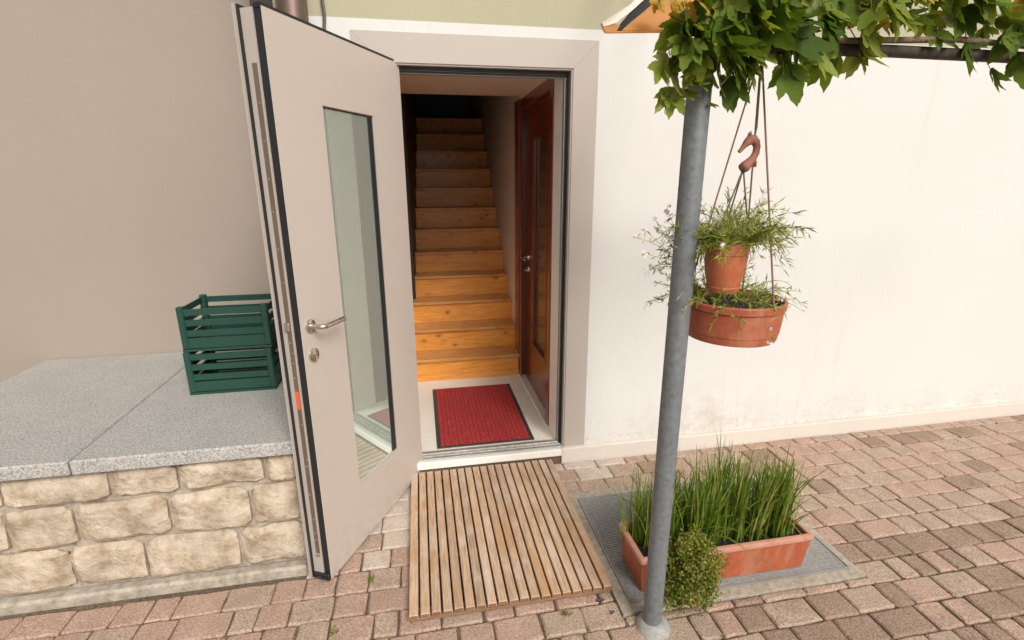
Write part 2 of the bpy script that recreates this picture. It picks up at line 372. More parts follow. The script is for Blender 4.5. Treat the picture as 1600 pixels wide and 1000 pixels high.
    def mesh(s, name, mats, off=(0, 0, 0), smooth=False, tint=False):
        me = bpy.data.meshes.new(name)
        me.from_pydata([(x - off[0], y - off[1], z - off[2]) for x, y, z in s.v], [], s.f)
        for m in (mats if isinstance(mats, (list, tuple)) else [mats]): me.materials.append(m)
        if any(s.m): me.polygons.foreach_set('material_index', s.m)
        if tint:
            at = me.attributes.new('tint', 'FLOAT', 'POINT'); at.data.foreach_set('value', s.t)
        me.update(); me.validate()
        if smooth:
            me.polygons.foreach_set('use_smooth', [True] * len(me.polygons)); me.set_sharp_from_angle(angle=R(smooth if smooth > 1 else 35))
        return me
    def build(s, name, mats, parent=None, smooth=False, tint=False, kind=None, local=False, label=None):
        off = (0, 0, 0) if (parent is None or local) else root_loc(parent)
        o = bpy.data.objects.new(name, s.mesh(name, mats, off, smooth, tint)); COL.objects.link(o)
        if parent: o.parent = parent
        if kind: o['kind'] = kind
        if label: o['label'] = label
        return o
def root_loc(o):
    p = Vector((0, 0, 0))
    while o: p += o.location; o = o.parent
    return p
def thing(name, label, cat, loc=(0, 0, 0), rz=0, group=None):
    o = bpy.data.objects.new(name, None); COL.objects.link(o); o.location = loc; o.rotation_euler = (0, 0, rz)
    o.empty_display_size = 0.1
    o['label'] = label; o['category'] = cat
    if group: o['group'] = group
    return o
def tag(o, label, cat, group=None, kind=None):
    o['label'] = label; o['category'] = cat
    if group: o['group'] = group
    if kind: o['kind'] = kind
    return o
def inst(name, me, loc, rot=(0, 0, 0), sc=(1, 1, 1), parent=None):
    o = bpy.data.objects.new(name, me); COL.objects.link(o)
    o.location = Vector(loc) - (root_loc(parent) if parent else Vector((0, 0, 0))); o.rotation_euler = rot; o.scale = sc
    if parent: o.parent = parent
    return o
def bx(name, mat, parent, *a, bev=0.0, label=None):
    m = MB(); m.box(*a, bev=bev); return m.build(name, mat, parent, label=label)

# ================================================================== LARGE STRUCTURE
DW, CW, HT, ZS = 0.9248, 0.1277, 2.18, 0.0896      # opening width, casing width, opening top, plinth top
# ground
g = MB(); g.add([(-40, -40, -0.02), (40, -40, -0.02), (40, 0.6, -0.02), (-40, 0.6, -0.02)], [(0, 1, 2, 3)])
gr = g.build('ground', M['yard']); gr['kind'] = 'structure'

house = thing('house', 'white rendered house with olive green upper wall around the open doorway', 'house', (0, 0.3, 0))
GZ = 2.357
w = MB(); w.box(0.003, 9, 0, 0.3, -0.02, GZ); w.box(-1.37, -DW - 0.003, 0, 0.3, -0.02, GZ); w.box(-DW - 0.003, 0.003, 0, 0.3, HT + 0.012, GZ)
w.box(-1.37, -1.25, 0.3, 5, -0.02, 5)
w.build('wall', M['white_wall'], house)
w = MB(); w.box(-1.37, 9, 0.002, 0.3, GZ, 5.2); w.build('upper_wall', M['green_wall'], house)
w = MB(); w.box(-0.02, 9, -0.03, -0.001, -0.02, ZS, bev=0.004); w.box(-1.372, -DW - 0.02, -0.03, -0.001, -0.02, ZS, bev=0.004)
w.build('plinth', M['plinth'], house)
bx('roof', M['dark_wall'], house, -1.5, 9, 0, 5.2, 5.2, 5.35)
# interior shell
bx('vestibule_floor', M['tile'], house, -1.2, 0.1, 0.072, 1.19, -0.02, 0.0985)
bx('vestibule_ceiling', M['ceiling'], house, -1.2, 0.3, 0.3, 1.31, 2.24, 2.5)
w = MB(); w.box(-0.03, 0.003, 0.077, 0.245, 0.0985, 2.235); w.build('door_reveal', M['white_paint'], house)
w = MB(); w.box(-0.03, 0.3, 1.312, 5, 0.05, 5.2); w.box(0.07, 0.3, 0.3, 1.312, 0.0, 2.24); w.box(-0.03, 0.068, 0.246, 1.311, 2.2, 2.239)
w.build('stair_wall', M['inner_wall'], house)
w = MB(); w.box(-1.2, -0.93, 0.3, 1.72, 0.0, 2.239); w.build('inner_wall', M['inner_wall'], house)
w = MB(); w.prism([(-1.24, 1.72), (-0.853, 1.72), (-0.752, 3.5), (-0.752, 5), (-1.24, 5)], 'z', 0.3, 5.19); w.build('stair_partition', M['dark_timber'], house)
bx('back_wall', M['dark_wall'], house, -1.2, 0.3, 4.6, 4.8, 0, 5.2)
bx('upper_floor', M['dark_timber'], house, -0.9, -0.031, 3.45, 4.6, 2.2, 2.305)

# neighbouring wall, set back
nb = thing('neighbour_wall', 'plain beige rendered wall behind the crates left of the downpipe', 'wall', (-3, 0.62, 0))
bx('wall', M['beige_wall'], nb, -7, -1.372, 0.62, 0.9, -0.02, 5)

# ------------------------------------------------------------------ paving
pav = bpy.data.objects.new('paving', None); COL.objects.link(pav); pav['kind'] = 'structure'; pav.location = (0, -0.6, 0)
def paver_mesh(x0, x1, y0, y1, z, mat, rng):
    j = 0.006
    h = 0.006
    L, Wd = x1 - x0, y1 - y0
    out = []
    nx = 3
    pts = []
    c = 0.0035 + rng.random() * 0.005
    base = [(x0 + c, y0), ((x0 + x1) / 2, y0), (x1 - c, y0), (x1, y0 + c), (x1, (y0 + y1) / 2), (x1, y1 - c), (x1 - c, y1), ((x0 + x1) / 2, y1), (x0 + c, y1), (x0, y1 - c), (x0, (y0 + y1) / 2), (x0, y0 + c)]
    base = [(a + rng.uniform(-.003, .003), b + rng.uniform(-.003, .003)) for a, b in base]
    cx, cy = (x0 + x1) / 2, (y0 + y1) / 2
    ins = [(a + (cx - a) * 0.0 + math.copysign(min(0.007, abs(cx - a)), cx - a), b + math.copysign(min(0.007, abs(cy - b)), cy - b)) for a, b in base]
    tx, ty = rng.uniform(-.012, .012), rng.uniform(-.012, .012)
    zt = lambda a, b: z + (a - cx) * tx + (b - cy) * ty
    n = len(base)
    vs = [(a, b, -0.03) for a, b in base] + [(a, b, zt(a, b) - h) for a, b in base] + [(a, b, zt(a, b) - 0.0008) for a, b in ins] + [(cx, cy, zt(cx, cy))]
    F = []
    for r in (0, 1):
        F += [(r * n + k, r * n + (k + 1) % n, (r + 1) * n + (k + 1) % n, (r + 1) * n + k) for k in range(n)]
    F += [(2 * n + k, 2 * n + (k + 1) % n, 3 * n) for k in range(n)]
    return vs, F
rng = random.Random(11)
rows = [(-0.108, -0.034)] + [(-0.108 - 0.1205 * (k + 1), -0.108 - 0.1205 * k) for k in range(13)]
pieces = []
for ri, (ya, yb) in enumerate(rows):
    iv = [(-4.2, 4.6)]
    def cut(iv, a, b):
        o = []
        for p, q in iv:
            if q <= a or p >= b: o.append((p, q))
            else:
                if p < a: o.append((p, a))
                if q > b: o.append((b, q))
        return o
    if yb > -0.94: iv = cut(iv, -0.885, -0.115)                       # hidden under the duckboard
    if ya < -0.40 and yb > -1.15: iv = cut(iv, -0.085, 1.02)          # grate and its cement
    if yb > -0.64: iv = cut(iv, -3.02, -1.36)                         # stone bench
    for p, q in iv:
        x = p - (rng.random() * 0.1 if p < -2 or ri % 2 else 0)
        x = p
        first = True
        while x < q - 0.03:
            L = rng.choice([0.185, 0.165, 0.205, 0.135, 0.095, 0.125])
            if first: L *= rng.uniform(0.5, 1.0); first = False
            e = min(x + L, q)
            if q - e < 0.05: e = q
            gx, gy = (rng.uniform(.0015, .0042), rng.uniform(.0012, .0032)) if ri < 7 else (rng.uniform(.002, .0065), rng.uniform(.0015, .0045))
            pieces.append((x + gx, e - gx, ya + gy, yb - gy, ri)); x = e
x = -0.083
while x < 1.0:
    e = x + rng.choice([.13, .18, .2]); pieces.append((x + .003, e - .003, -1.189, -1.155, 9)); x = e
vis, rest = [], []
for P in pieces:
    cx, cy = (P[0] + P[1]) / 2, (P[2] + P[3]) / 2
    u, v = proj((cx, cy, 0)); 
    (vis if (-40 < u < 1640 and v < 1060) else rest).append(P)
vis.sort(key=lambda P: abs((P[0] + P[1]) / 2 - 0.0 + 0.5)); rest += vis[298:]; vis = vis[:298]
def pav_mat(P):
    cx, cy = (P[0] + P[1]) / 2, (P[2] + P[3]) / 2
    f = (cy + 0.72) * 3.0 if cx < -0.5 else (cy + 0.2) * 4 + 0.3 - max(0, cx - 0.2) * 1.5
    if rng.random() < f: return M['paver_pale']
    if cx > 0.02 and rng.random() < (0.5 if cy < -1 else 0.12): return M['paver_dark']
    return M['paver_pink'] if rng.random() < (0.65 if cx < 0.2 else 0.45) else M['paver_brown']
for P in vis:
    m = MB(); vs, F = paver_mesh(*P[:4], rng.uniform(-0.003, 0.002), None, rng); m.add(vs, F)
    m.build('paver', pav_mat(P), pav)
m = MB()
for P in rest:
    vs, F = paver_mesh(*P[:4], rng.uniform(-0.003, 0.002), None, rng); m.add(vs, F)
o = m.build('far_pavers', M['paver_brown'], pav); o['kind'] = 'stuff'
m = MB(); m.add([(-4.2, -1.672, -0.0115), (4.6, -1.672, -0.0115), (4.6, -0.03, -0.0115), (-4.2, -0.03, -0.0115)], [(0, 1, 2, 3)])
m.build('joint_sand', M['bed'], pav)

# ------------------------------------------------------------------ stone bench on the left
sb = thing('stone_bench', 'rough stone block wall with a grey granite slab on top left of the open door', 'stone wall', (-2.1, -0.3, 0))
def stone_mesh(x0, x1, z0, z1, y, rng, depth=0.12):
    nx, nz = 10, 8
    vs = []; seed = Vector((rng.random() * 50, rng.random() * 50, 0))
    for i in range(nz + 1):
        for k in range(nx + 1):
            a, b = k / nx, i / nz
            X, Z = x0 + (x1 - x0) * a, z0 + (z1 - z0) * b
            e = min(a, 1 - a, b, 1 - b)
            cr = 0.014 if (k in (0, nx) and i in (0, nz)) else 0
            if cr: X += math.copysign(cr, 0.5 - a); Z += math.copysign(cr, 0.5 - b)
            if 0 < k < nx: X += rng.uniform(-.005, .005)
            if 0 < i < nz: Z += rng.uniform(-.005, .005)
            d = -0.018 * (min(1, e * 7) ** 0.6) + mnoise.noise(Vector((X * 8, Z * 8, 0)) + seed) * 0.020 + mnoise.noise(Vector((X * 30, Z * 30, 3)) + seed) * 0.009
            vs.append((X, y + d + 0.006, Z))
    n0 = len(vs)
    F = [(i * (nx + 1) + k, i * (nx + 1) + k + 1, (i + 1) * (nx + 1) + k + 1, (i + 1) * (nx + 1) + k) for i in range(nz) for k in range(nx)]
    border = [k for k in range(nx + 1)] + [i * (nx + 1) + nx for i in range(1, nz + 1)] + [nz * (nx + 1) + k for k in range(nx - 1, -1, -1)] + [i * (nx + 1) for i in range(nz - 1, 0, -1)]
    for b in border: x, yy, z = vs[b]; vs.append((x, y + depth, z))
    m = len(border)
    F += [(border[k], n0 + k, n0 + (k + 1) % m, border[(k + 1) % m]) for k in range(m)]
    return vs, F
rs = random.Random(5)
for (za, zb, xs) in ((0.045, 0.245, [-1.345, -1.62, -1.98, -2.25, -2.6, -2.95]), (0.25, 0.435, [-1.345, -1.55, -1.86, -2.2, -2.44, -2.95]), (0.44, 0.575, [-1.345, -1.475, -1.8, -2.05, -2.42, -2.95])):
    for a, b in zip(xs[:-1], xs[1:]):
        m = MB(); vs, F = stone_mesh(b + 0.006, a - 0.006, za + rs.uniform(-.006, .006), zb - rs.uniform(0.004, .012), -0.645, rs); m.add(vs, F)
        m.build('stone', M['stone'], sb, smooth=28)
bx('mortar', M['cement'], sb, -3, -1.36, -0.625, 0.615, 0.0, 0.578)
bx('footing', M['cement'], sb, -3, -1.35, -0.685, -0.63, -0.02, 0.038, bev=0.01)
m = MB(); 
for a, b in ((-1.335, -2.14), (-2.146, -3.0)): m.box(b, a, -0.685, 0.615, 0.58, 0.64, bev=0.006)
m.build('granite_slab', M['granite'], sb)
# crates on the slab
def crate(x, y, z, label):
    r = thing('crate', label, 'crate', (x, y, z), 0, 'green crates on the granite slab')
    m = MB(); w_, d_, h_ = 0.4, 0.3, 0.22
    m.box(x - w_ / 2, x + w_ / 2, y - d_ / 2, y + d_ / 2, z + 0.001, z + 0.012)
    for sx in (-1, 1):
        for sy in (-1, 1): m.box(x + sx * (w_ / 2 - .015) - .015, x + sx * (w_ / 2 - .015) + .015, y + sy * (d_ / 2 - .015) - .015, y + sy * (d_ / 2 - .015) + .015, z + 0.0125, z + h_, bev=.004)
    m.build('body', M['crate'], r)
    for k in range(4):
        z0 = z + 0.016 + k * 0.052; hh = 0.07 if k == 0 else 0.03
        if k == 0: z1 = z0 + .05
        else: z1 = z0 + .036; z0 += .006
        m = MB(); t = 0.008
        m.box(x - w_ / 2 + .03, x + w_ / 2 - .03, y - d_ / 2 + .004, y - d_ / 2 + .004 + t, z0, z1)
        m.box(x - w_ / 2 + .03, x + w_ / 2 - .03, y + d_ / 2 - .004 - t, y + d_ / 2 - .004, z0, z1)
        m.box(x - w_ / 2 + .004, x - w_ / 2 + .004 + t, y - d_ / 2 + .03, y + d_ / 2 - .03, z0, z1)
        m.box(x + w_ / 2 - .004 - t, x + w_ / 2 - .004, y - d_ / 2 + .03, y + d_ / 2 - .03, z0, z1)
        m.build('slat', M['crate'], r)
crate(-1.742, 0.04, 0.64, 'dark green slatted plastic crate standing directly on the granite slab')
crate(-1.738, 0.045, 0.862, 'dark green slatted plastic crate on top of the other green crate')

# downpipe, timber board, cable
dp = thing('downpipe', 'brown copper rain downpipe on the house corner above the open door', 'downpipe', (-1.3, -0.09, 2.3))
m = MB(); m.tube([(-1.275, -0.09, 0.1), (-1.275, -0.09, 5)], 0.063, 24, False); m.build('pipe', M['copper'], dp, smooth=True)
m = MB(); m.lathe([(0.063, 0), (0.068, 0), (0.068, 0.025), (0.063, 0.025)], 24, (-1.275, -0.09, 2.75)); m.box(-1.29, -1.26, -0.03, -0.001, 2.752, 2.773); m.build('bracket', M['copper'], dp, smooth=True)
tp = bx('timber_post', M['dark_timber'], None, -1.54, -1.39, 0.30, 0.45, 0.64, 5.0, bev=0.006)
tag(tp, 'dark brown timber post beside the copper downpipe at the upper left', 'post')
m = MB(); m.tube([(-1.158, -0.012, 4.8), (-1.156, -0.012, 2.5), (-1.16, -0.012, 2.42), (-1.156, -0.012, 2.36), (-1.163, -0.012, 2.3), (-1.17, -0.012, 1.9), (-1.17, -0.012, 0.2)], 0.0075, 8)
tag(m.build('cable', M['cable'], smooth=True), 'thin dark grey cable running down the wall above the open door', 'cable')

# ================================================================== DOOR FRAME
df = thing('door_frame', 'wide beige metal door surround with dark rubber seals around the doorway', 'door frame', (-DW / 2, 0, 0.09))
A, B_ = -DW - CW, CW
T = HT + CW
for nm, poly in (('casing', [(A, T), (B_, T), (0, HT), (-DW, HT)]), ('casing', [(B_, T - .0008), (B_, ZS), (0, ZS), (0, HT - .0008)]), ('casing', [(A, T - .0008), (-DW, HT - .0008), (-DW, ZS), (A, ZS)])):
    m = MB(); m.prism(poly, 'y', -0.007, 0.004 if nm else 0); 
    m.v = [(x, (0.0 - 0.0005) if y > 0 else y, z) for x, y, z in m.v]
    m.build('casing', M['beige_metal'], df)
for nm, mat, a, y0, y1 in (('jamb_edge', 'beige_metal', 0.008, -0.0005, 0.030), ('jamb_seal', 'black_rubber', 0.017, 0.031, 0.043), ('jamb_channel', 'grey_metal', 0.030, 0.044, 0.076)):
    m = MB()
    zt = HT - a * (1.0 if nm == 'jamb_edge' else 1.25)
    m.box(-a, 0.002, y0, y1, 0.0905, zt); m.box(-DW - 0.002, -DW + a, y0, y1, 0.0905, zt); m.box(-DW - 0.002, 0.002, y0, y1, zt, HT + 0.011)
    m.build(nm, M[mat], df)
m = MB(); m.tube([(-0.022, 0.0425, 0.0905), (-0.022, 0.0425, 2.14)], 0.004, 6); m.tube([(-0.010, 0.029, 0.0905), (-0.010, 0.029, 2.165)], 0.003, 6)
m.tube([(-DW, 0.0425, HT - .030), (0, 0.0425, HT - .030)], 0.005, 6); m.build('seal_bead', M['dark_metal'], df, smooth=True)
m = MB(); m.box(-0.0205, -0.0172, 0.032, 0.0425, 1.16, 1.25); m.build('strike_plate', M['dark_metal'], df)
# threshold
m = MB()
m.box(-DW, 0.0, 0.041, 0.0715, 0.05, 0.1045, bev=.0015); m.box(-DW, 0.0, 0.022, 0.040, 0.05, 0.098, bev=.0015); m.box(-DW, 0.0, 0.0005, 0.021, 0.05, 0.0935, bev=.0015)
m.build('threshold', M['aluminium'], df)
m = MB(); m.box(-DW - .018, -0.0205, -0.034, 0.0, 0.045, 0.0895, bev=.004); m.build('sill', M['white_paint'], df)
m = MB(); m.box(-DW - .018, -0.0205, -0.012, -0.001, -0.02, 0.0445); m.build('sill_recess', M['bark'], df)

# ================================================================== OPEN FRONT DOOR (local: x = along leaf from hinge, y = out of inner face)
TH = R(116.85)
HX, HY = -0.8448, 0.0243
fd = thing('front_door', 'wide open beige metal front door with a tall glass panel and steel lever handle', 'door', (HX, HY, 0), math.atan2(-math.sin(TH), math.cos(TH)))
LW, ZB, ZT = 0.874, 0.014, 2.18
gu, gz = (0.265, 0.615), (0.303, 1.923)
def dl(m, name, mat, parent=None, **k): return m.build(name, M[mat], parent or fd, local=True, **k)
m = MB(); m.ring((0.002, LW), (ZB, ZT), gu, gz, -0.0035, 0.0); dl(m, 'inner_panel', 'door_skin')
m = MB(); m.ring((0.004, LW - .004), (ZB + .004, ZT - .004), (gu[0] + .001, gu[1] - .001), (gz[0] + .001, gz[1] - .001), -0.036, -0.004); dl(m, 'rubber_core', 'black_rubber')
m = MB(); m.ring((0.0, LW + .001), (ZB + .012, ZT), (gu[0] - .003, gu[1] + .003), (gz[0] - .003, gz[1] + .003), -0.083, -0.0365); dl(m, 'stile_frame', 'beige_metal')
m = MB(); m.ring((-0.03, LW + .010), (ZB - .004, ZT + .010), (gu[0], gu[1]), (gz[0], gz[1]), -0.0895, -0.0835); dl(m, 'outer_seal', 'black_rubber')
m = MB(); m.ring((-0.03, LW + .019), (ZB - .004, ZT + .010), (gu[0] + .002, gu[1] - .002), (gz[0] + .002, gz[1] - .002), -0.097, -0.09); dl(m, 'outer_skin', 'beige_metal')
m = MB(); m.box(gu[0] + .0012, gu[1] - .0012, -0.013, -0.009, gz[0] + .0012, gz[1] - .0012); dl(m, 'glass_pane', 'door_glass')
m = MB(); m.ring((gu[0] + .0011, gu[1] - .0011), (gz[0] + .0011, gz[1] - .0011), (gu[0] + .0028, gu[1] - .0028), (gz[0] + .0028, gz[1] - .0028), -0.0089, -0.0038); dl(m, 'glazing_bead', 'beige_metal')
m = MB(); m.box(gu[0] + .003, gu[0] + .040, -0.0089, -0.0045, gz[0] + .003, gz[1] - .003, bev=.0015); m.box(gu[0] + .0405, gu[1] - .003, -0.0089, -0.006, gz[1] - .007, gz[1] - .003); dl(m, 'seal_and_reflection', 'black_rubber')  # seal widened on the hinge side to paint in a dark reflection
m = MB(); m.box(0.002, LW - .002, -0.034, -0.006, ZT - .003, ZT + .0125); dl(m, 'top_seal', 'black_rubber')
m = MB(); m.box(LW + .001, LW + .0035, -0.061, -0.043, 0.135, 2.02); lp = dl(m, 'lock_plate', 'lock_steel')
for z in (0.30, 0.42, 0.55, 0.58, 0.235, 0.20, 0.735, 0.93, 0.99, 1.03, 1.07, 1.30, 1.42, 1.55, 1.66, 1.78, 1.9):
    m = MB(); m.lathe([(0.0, 0.0016), (0.0032, 0.0012), (0.0038, 0)], 10, (LW + .0035, -0.052 + random.choice((-.003, .0, .003)), z), (1, 0, 0)); dl(m, 'screw', 'satin_steel', lp, smooth=True)
m = MB(); m.box(LW + .0035, LW + .013, -0.064, -0.044, 1.118, 1.150, bev=.002); dl(m, 'latch', 'satin_steel', lp)
m = MB(); m.box(LW + .0035, LW + .0042, -0.0595, -0.0445, 0.80, 0.875); dl(m, 'orange_tab', 'orange', lp, label='small orange tab on the lock plate')
m = MB(); m.box(LW + .001, LW + .006, -0.064, -0.042, 0.122, 0.128); dl(m, 'plate_end', 'satin_steel', lp)
m = MB(); m.box(LW - .05, LW + .010, -0.082, -0.006, ZB - .008, ZB + .024, bev=.004); m.tube([(LW + .008, -0.07, 0.018), (LW + .013, -0.055, 0.026), (LW + .012, -0.04, 0.018), (LW + .013, -0.02, 0.024)], 0.005, 6); be = dl(m, 'bottom_seal', 'black_rubber')
m = MB(); m.lathe([(0, .002), (.004, .0015), (.0045, 0)], 10, (LW + .0102, -0.03, 0.012), (1, 0, 0)); m.lathe([(0, .002), (.004, .0015), (.0045, 0)], 10, (LW + .0102, -0.062, 0.018), (1, 0, 0)); dl(m, 'screw', 'satin_steel', be, smooth=True)
# hinges on the hinge side
for z in (0.28, 1.1, 1.95):
    m = MB(); m.tube([(-0.012, -0.10, z - .05), (-0.012, -0.10, z + .05)], 0.009, 12); dl(m, 'hinge', 'satin_steel', smooth=True)
# lever handle
hu, hz = 0.826, 1.127
m = MB(); m.lathe([(0.0, 0.009), (0.022, 0.009), (0.0255, 0.007), (0.0265, 0.0)], 36, (hu, 0, hz), (0, 1, 0))
hd = dl(m, 'handle', 'satin_steel', smooth=True)
m = MB()
pts = [(hu, 0.006, hz), (hu, 0.045, hz), (hu - .003, 0.054, hz), (hu - .012, 0.060, hz), (hu - .03, 0.0605, hz), (hu - .13, 0.0605, hz)]
m.tube(pts, 0.0098, 18); dl(m, 'lever', 'satin_steel', hd, smooth=True)
m = MB(); m.lathe([(0.0125, 0.0088), (0.0125, 0.018), (0.0105, 0.0195)], 24, (hu, 0, hz), (0, 1, 0)); dl(m, 'collar', 'satin_steel', hd, smooth=True)
kz = 1.012
m = MB(); m.lathe([(0.0, 0.010), (0.021, 0.010), (0.0255, 0.0075), (0.0265, 0.0)], 36, (hu, 0, kz), (0, 1, 0)); ks = dl(m, 'keyhole_rose', 'satin_steel', smooth=True)
m = MB(); m.lathe([(0.0, 0.016), (0.0085, 0.0155), (0.009, 0.0095)], 20, (hu, 0, kz + .006), (0, 1, 0)); m.box(hu - .0045, hu + .0045, 0.0095, 0.0155, kz - .017, kz + .002); dl(m, 'lock_cylinder', 'satin_steel', ks, smooth=True)
m = MB(); m.box(hu - .0011, hu + .0011, 0.0158, 0.0165, kz, kz + .011); dl(m, 'key_slot', 'black_rubber', ks)

# ================================================================== STAIRCASE
st = thing('staircase', 'steep varnished pine staircase with dark knots rising behind the doorway', 'staircase', (-0.45, 1.18, 0.1))
RISE, TREAD, Y0, Z0 = 0.184, 0.205, 1.18, 0.0985
mr = MB(); mr.box(-0.448, 0.448, 0.0, 0.02, 0.0, RISE - 0.026); risem = mr.mesh('riser', M['pine'])
mt = MB(); mt.box(-0.448, 0.448, -0.022, TREAD + 0.001, -0.0255, 0.0, bev=0.005); treadm = mt.mesh('tread', M['pine_tread'])
for k in range(12):
    inst('riser', risem, (-0.4795, Y0 + k * TREAD + 0.003 * 0, Z0 + k * RISE), parent=st)
    inst('tread', treadm, (-0.4795, Y0 + k * TREAD, Z0 + (k + 1) * RISE), parent=st)
bx('base_board', M['pine'], st, -0.9275, -0.0315, Y0 - 0.014, Y0 - 0.0005, Z0, Z0 + 0.048, bev=.003)

# ================================================================== INTERIOR DOOR
idr = thing('interior_door', 'dark red mahogany interior door with a tall glass pane right of the stairs', 'door', (0.02, 0.8, 0.1))
m = MB(); m.box(-0.05, 0.068, 1.165, 1.311, 0.0985, 2.199, bev=.004); m.box(-0.036, 0.068, 0.247, 0.325, 0.0985, 2.199, bev=.003); m.box(-0.036, 0.068, 0.3255, 1.1645, 2.13, 2.1985, bev=.003)
m.build('frame', M['mahogany'], idr)
m = MB(); m.box(-0.042, -0.034, 1.10, 1.164, 0.0985, 2.13, bev=.003); m.build('frame_moulding', M['mahogany'], idr)
def yring(mb, oy, oz, iy, iz, x0, x1):
    t = MB(); t.ring(oy, oz, iy, iz, x0, x1); mb.add([(y, x, z) for x, y, z in t.v], [f[::-1] for f in t.f])
m = MB(); yring(m, (0.326, 1.164), (0.112, 2.128), (0.46, 0.86), (0.46, 1.93), 0.0, 0.045); lf = m.build('leaf', M['mahogany'], idr)
m = MB(); yring(m, (0.447, 0.873), (0.447, 1.943), (0.475, 0.845), (0.475, 1.915), -0.008, 0.012); m.build('pane_moulding', M['mahogany'], lf)
m = MB(); m.box(0.014, 0.02, 0.4605, 0.8595, 0.4605, 1.9295); m.build('glass_pane', M['dark_glass'], idr)
m = MB(); m.lathe([(0, .008), (.02, .008), (.024, .005), (.025, 0)], 24, (0, 1.035, 1.09), (-1, 0, 0)); m.tube([(-.004, 1.035, 1.09), (-.045, 1.035, 1.09), (-.052, 1.03, 1.09), (-.055, 1.015, 1.09), (-.055, 0.91, 1.09)], 0.0085, 12); m.build('handle', M['satin_steel'], idr, smooth=True)
m = MB(); m.lathe([(0, .008), (.02, .008), (.024, .005), (.025, 0)], 24, (0, 1.035, 1.0), (-1, 0, 0)); m.box(-.028, -.008, 1.028, 1.042, .985, .998); m.build('lock', M['satin_steel'], idr, smooth=True)
bx('sill_strip', M['tile'], idr, -0.05, -0.0365, 0.247, 1.16, 0.0985, 0.108)

# ================================================================== RED DOORMAT
dm = thing('doormat', 'red ribbed doormat with dark grey border on the cream vestibule floor', 'doormat', (-0.457, 0.54, 0.1))
mx0, mx1, my0, my1, mz = -0.757, -0.159, 0.093, 0.990, 0.0988
m = MB(); m.box(mx0, mx1, my0, my1, mz, mz + 0.005, bev=.002); m.build('border', M['dark_metal'], dm)
m = MB(); nr = 40; px0, px1 = mx0 + .024, mx1 - .024; dxr = (px1 - px0) / nr
ny = 60; vs = []; F = []
rr = random.Random(3)
for j in range(ny + 1):
    yy = my0 + .014 + (my1 - my0 - .028) * j / ny
    for i in range(nr * 2 + 1):
        hgt = 0.0105 if i % 2 else 0.0048
        vs.append((px0 + dxr * i / 2, yy, mz + hgt + rr.uniform(-.0012, .0012)))
n1 = nr * 2 + 1
F = [(j * n1 + i, j * n1 + i + 1, (j + 1) * n1 + i + 1, (j + 1) * n1 + i) for j in range(ny) for i in range(nr * 2)]
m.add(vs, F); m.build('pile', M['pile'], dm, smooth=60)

# ================================================================== DUCKBOARD
db = thing('duckboard', 'slatted weathered wooden duckboard lying in front of the doorstep', 'duckboard', (-0.5, -0.54, 0))
X0, X1, YN, YF, ZT_ = -0.912, -0.087, -1.033, -0.042, 0.0393
NS = 19; pitch = (X1 - X0 + 0.008) / NS; sw = pitch - 0.008
ms = MB(); ms.box(-sw / 2, sw / 2, YN + .5, YF + .5, -0.021, 0.0, bev=0.0025)
slm = ms.mesh('slat', [M['teak'], M['teak_end']])
for p_ in slm.polygons:
    if abs(p_.normal.y) > .9: p_.material_index = 1
for k in range(NS):
    o = inst('slat', slm, (X0 + sw / 2 + k * pitch, -0.5 + random.uniform(-.003, .003), ZT_ + random.uniform(-.0012, .0008)), (random.uniform(-.0015, .0015), random.uniform(-.012, .012), random.uniform(-.0012, .0012)), parent=db)
for y in (YN + .012, -0.70, -0.37, YF - .03):
    m = MB(); m.box(X0 + .002, X1 - .002, y - .012, y + .012, 0.003, 0.0165, bev=.002); m.build('crossbar', M['teak_end'], db)

# ================================================================== GRATE MAT in cement surround
M['grate'] = speck('worn_grey_grate', [(0.27, 0.26, 0.245), (0.40, 0.39, 0.37)], 60, 0.7, 0.3, 150, 0, 6, 0.15)
gt = thing('scraper_grate', 'grey metal scraper grate set in pale cement under the terracotta trough', 'grate', (0.4, -0.75, 0))
gx0, gx1, gy0, gy1 = -0.040, 0.985, -1.108, -0.405
m = MB(); m.ring((-0.084, 1.02), (-1.150, -0.345), (gx0, gx1), (gy0, gy1), -0.02, 0.006)
m.v = [(x, z, y) for x, y, z in m.v]; m.f = [f[::-1] for f in m.f]
m.build('cement_surround', M['cement'], gt)
m = MB(); m.ring((gx0 + .001, gx1 - .001), (gy0 + .001, gy1 - .001), (gx0 + .006, gx1 - .006), (gy0 + .006, gy1 - .006), -0.018, 0.012)
m.v = [(x, z, y) for x, y, z in m.v]; m.f = [f[::-1] for f in m.f]
m.build('rim', M['grey_metal'], gt)
m = MB(); y = gy0 + .012
while y < gy1 - .008:
    m.box(gx0 + .0065, gx1 - .0065, y - .0022, y + .0022, -0.012, 0.009); y += 0.0105
x = gx0 + .02
while x < gx1 - .01:
    m.box(x - .0015, x + .0015, gy0 + .0065, gy1 - .0065, -0.013, 0.0065); x += 0.03
o = m.build('grating', M['grate'], gt); o['kind'] = 'stuff'
bx('drip_tray', M['granite'], gt, gx0 + .007, gx1 - .007, gy0 + .007, gy1 - .007, -0.017, -0.006)

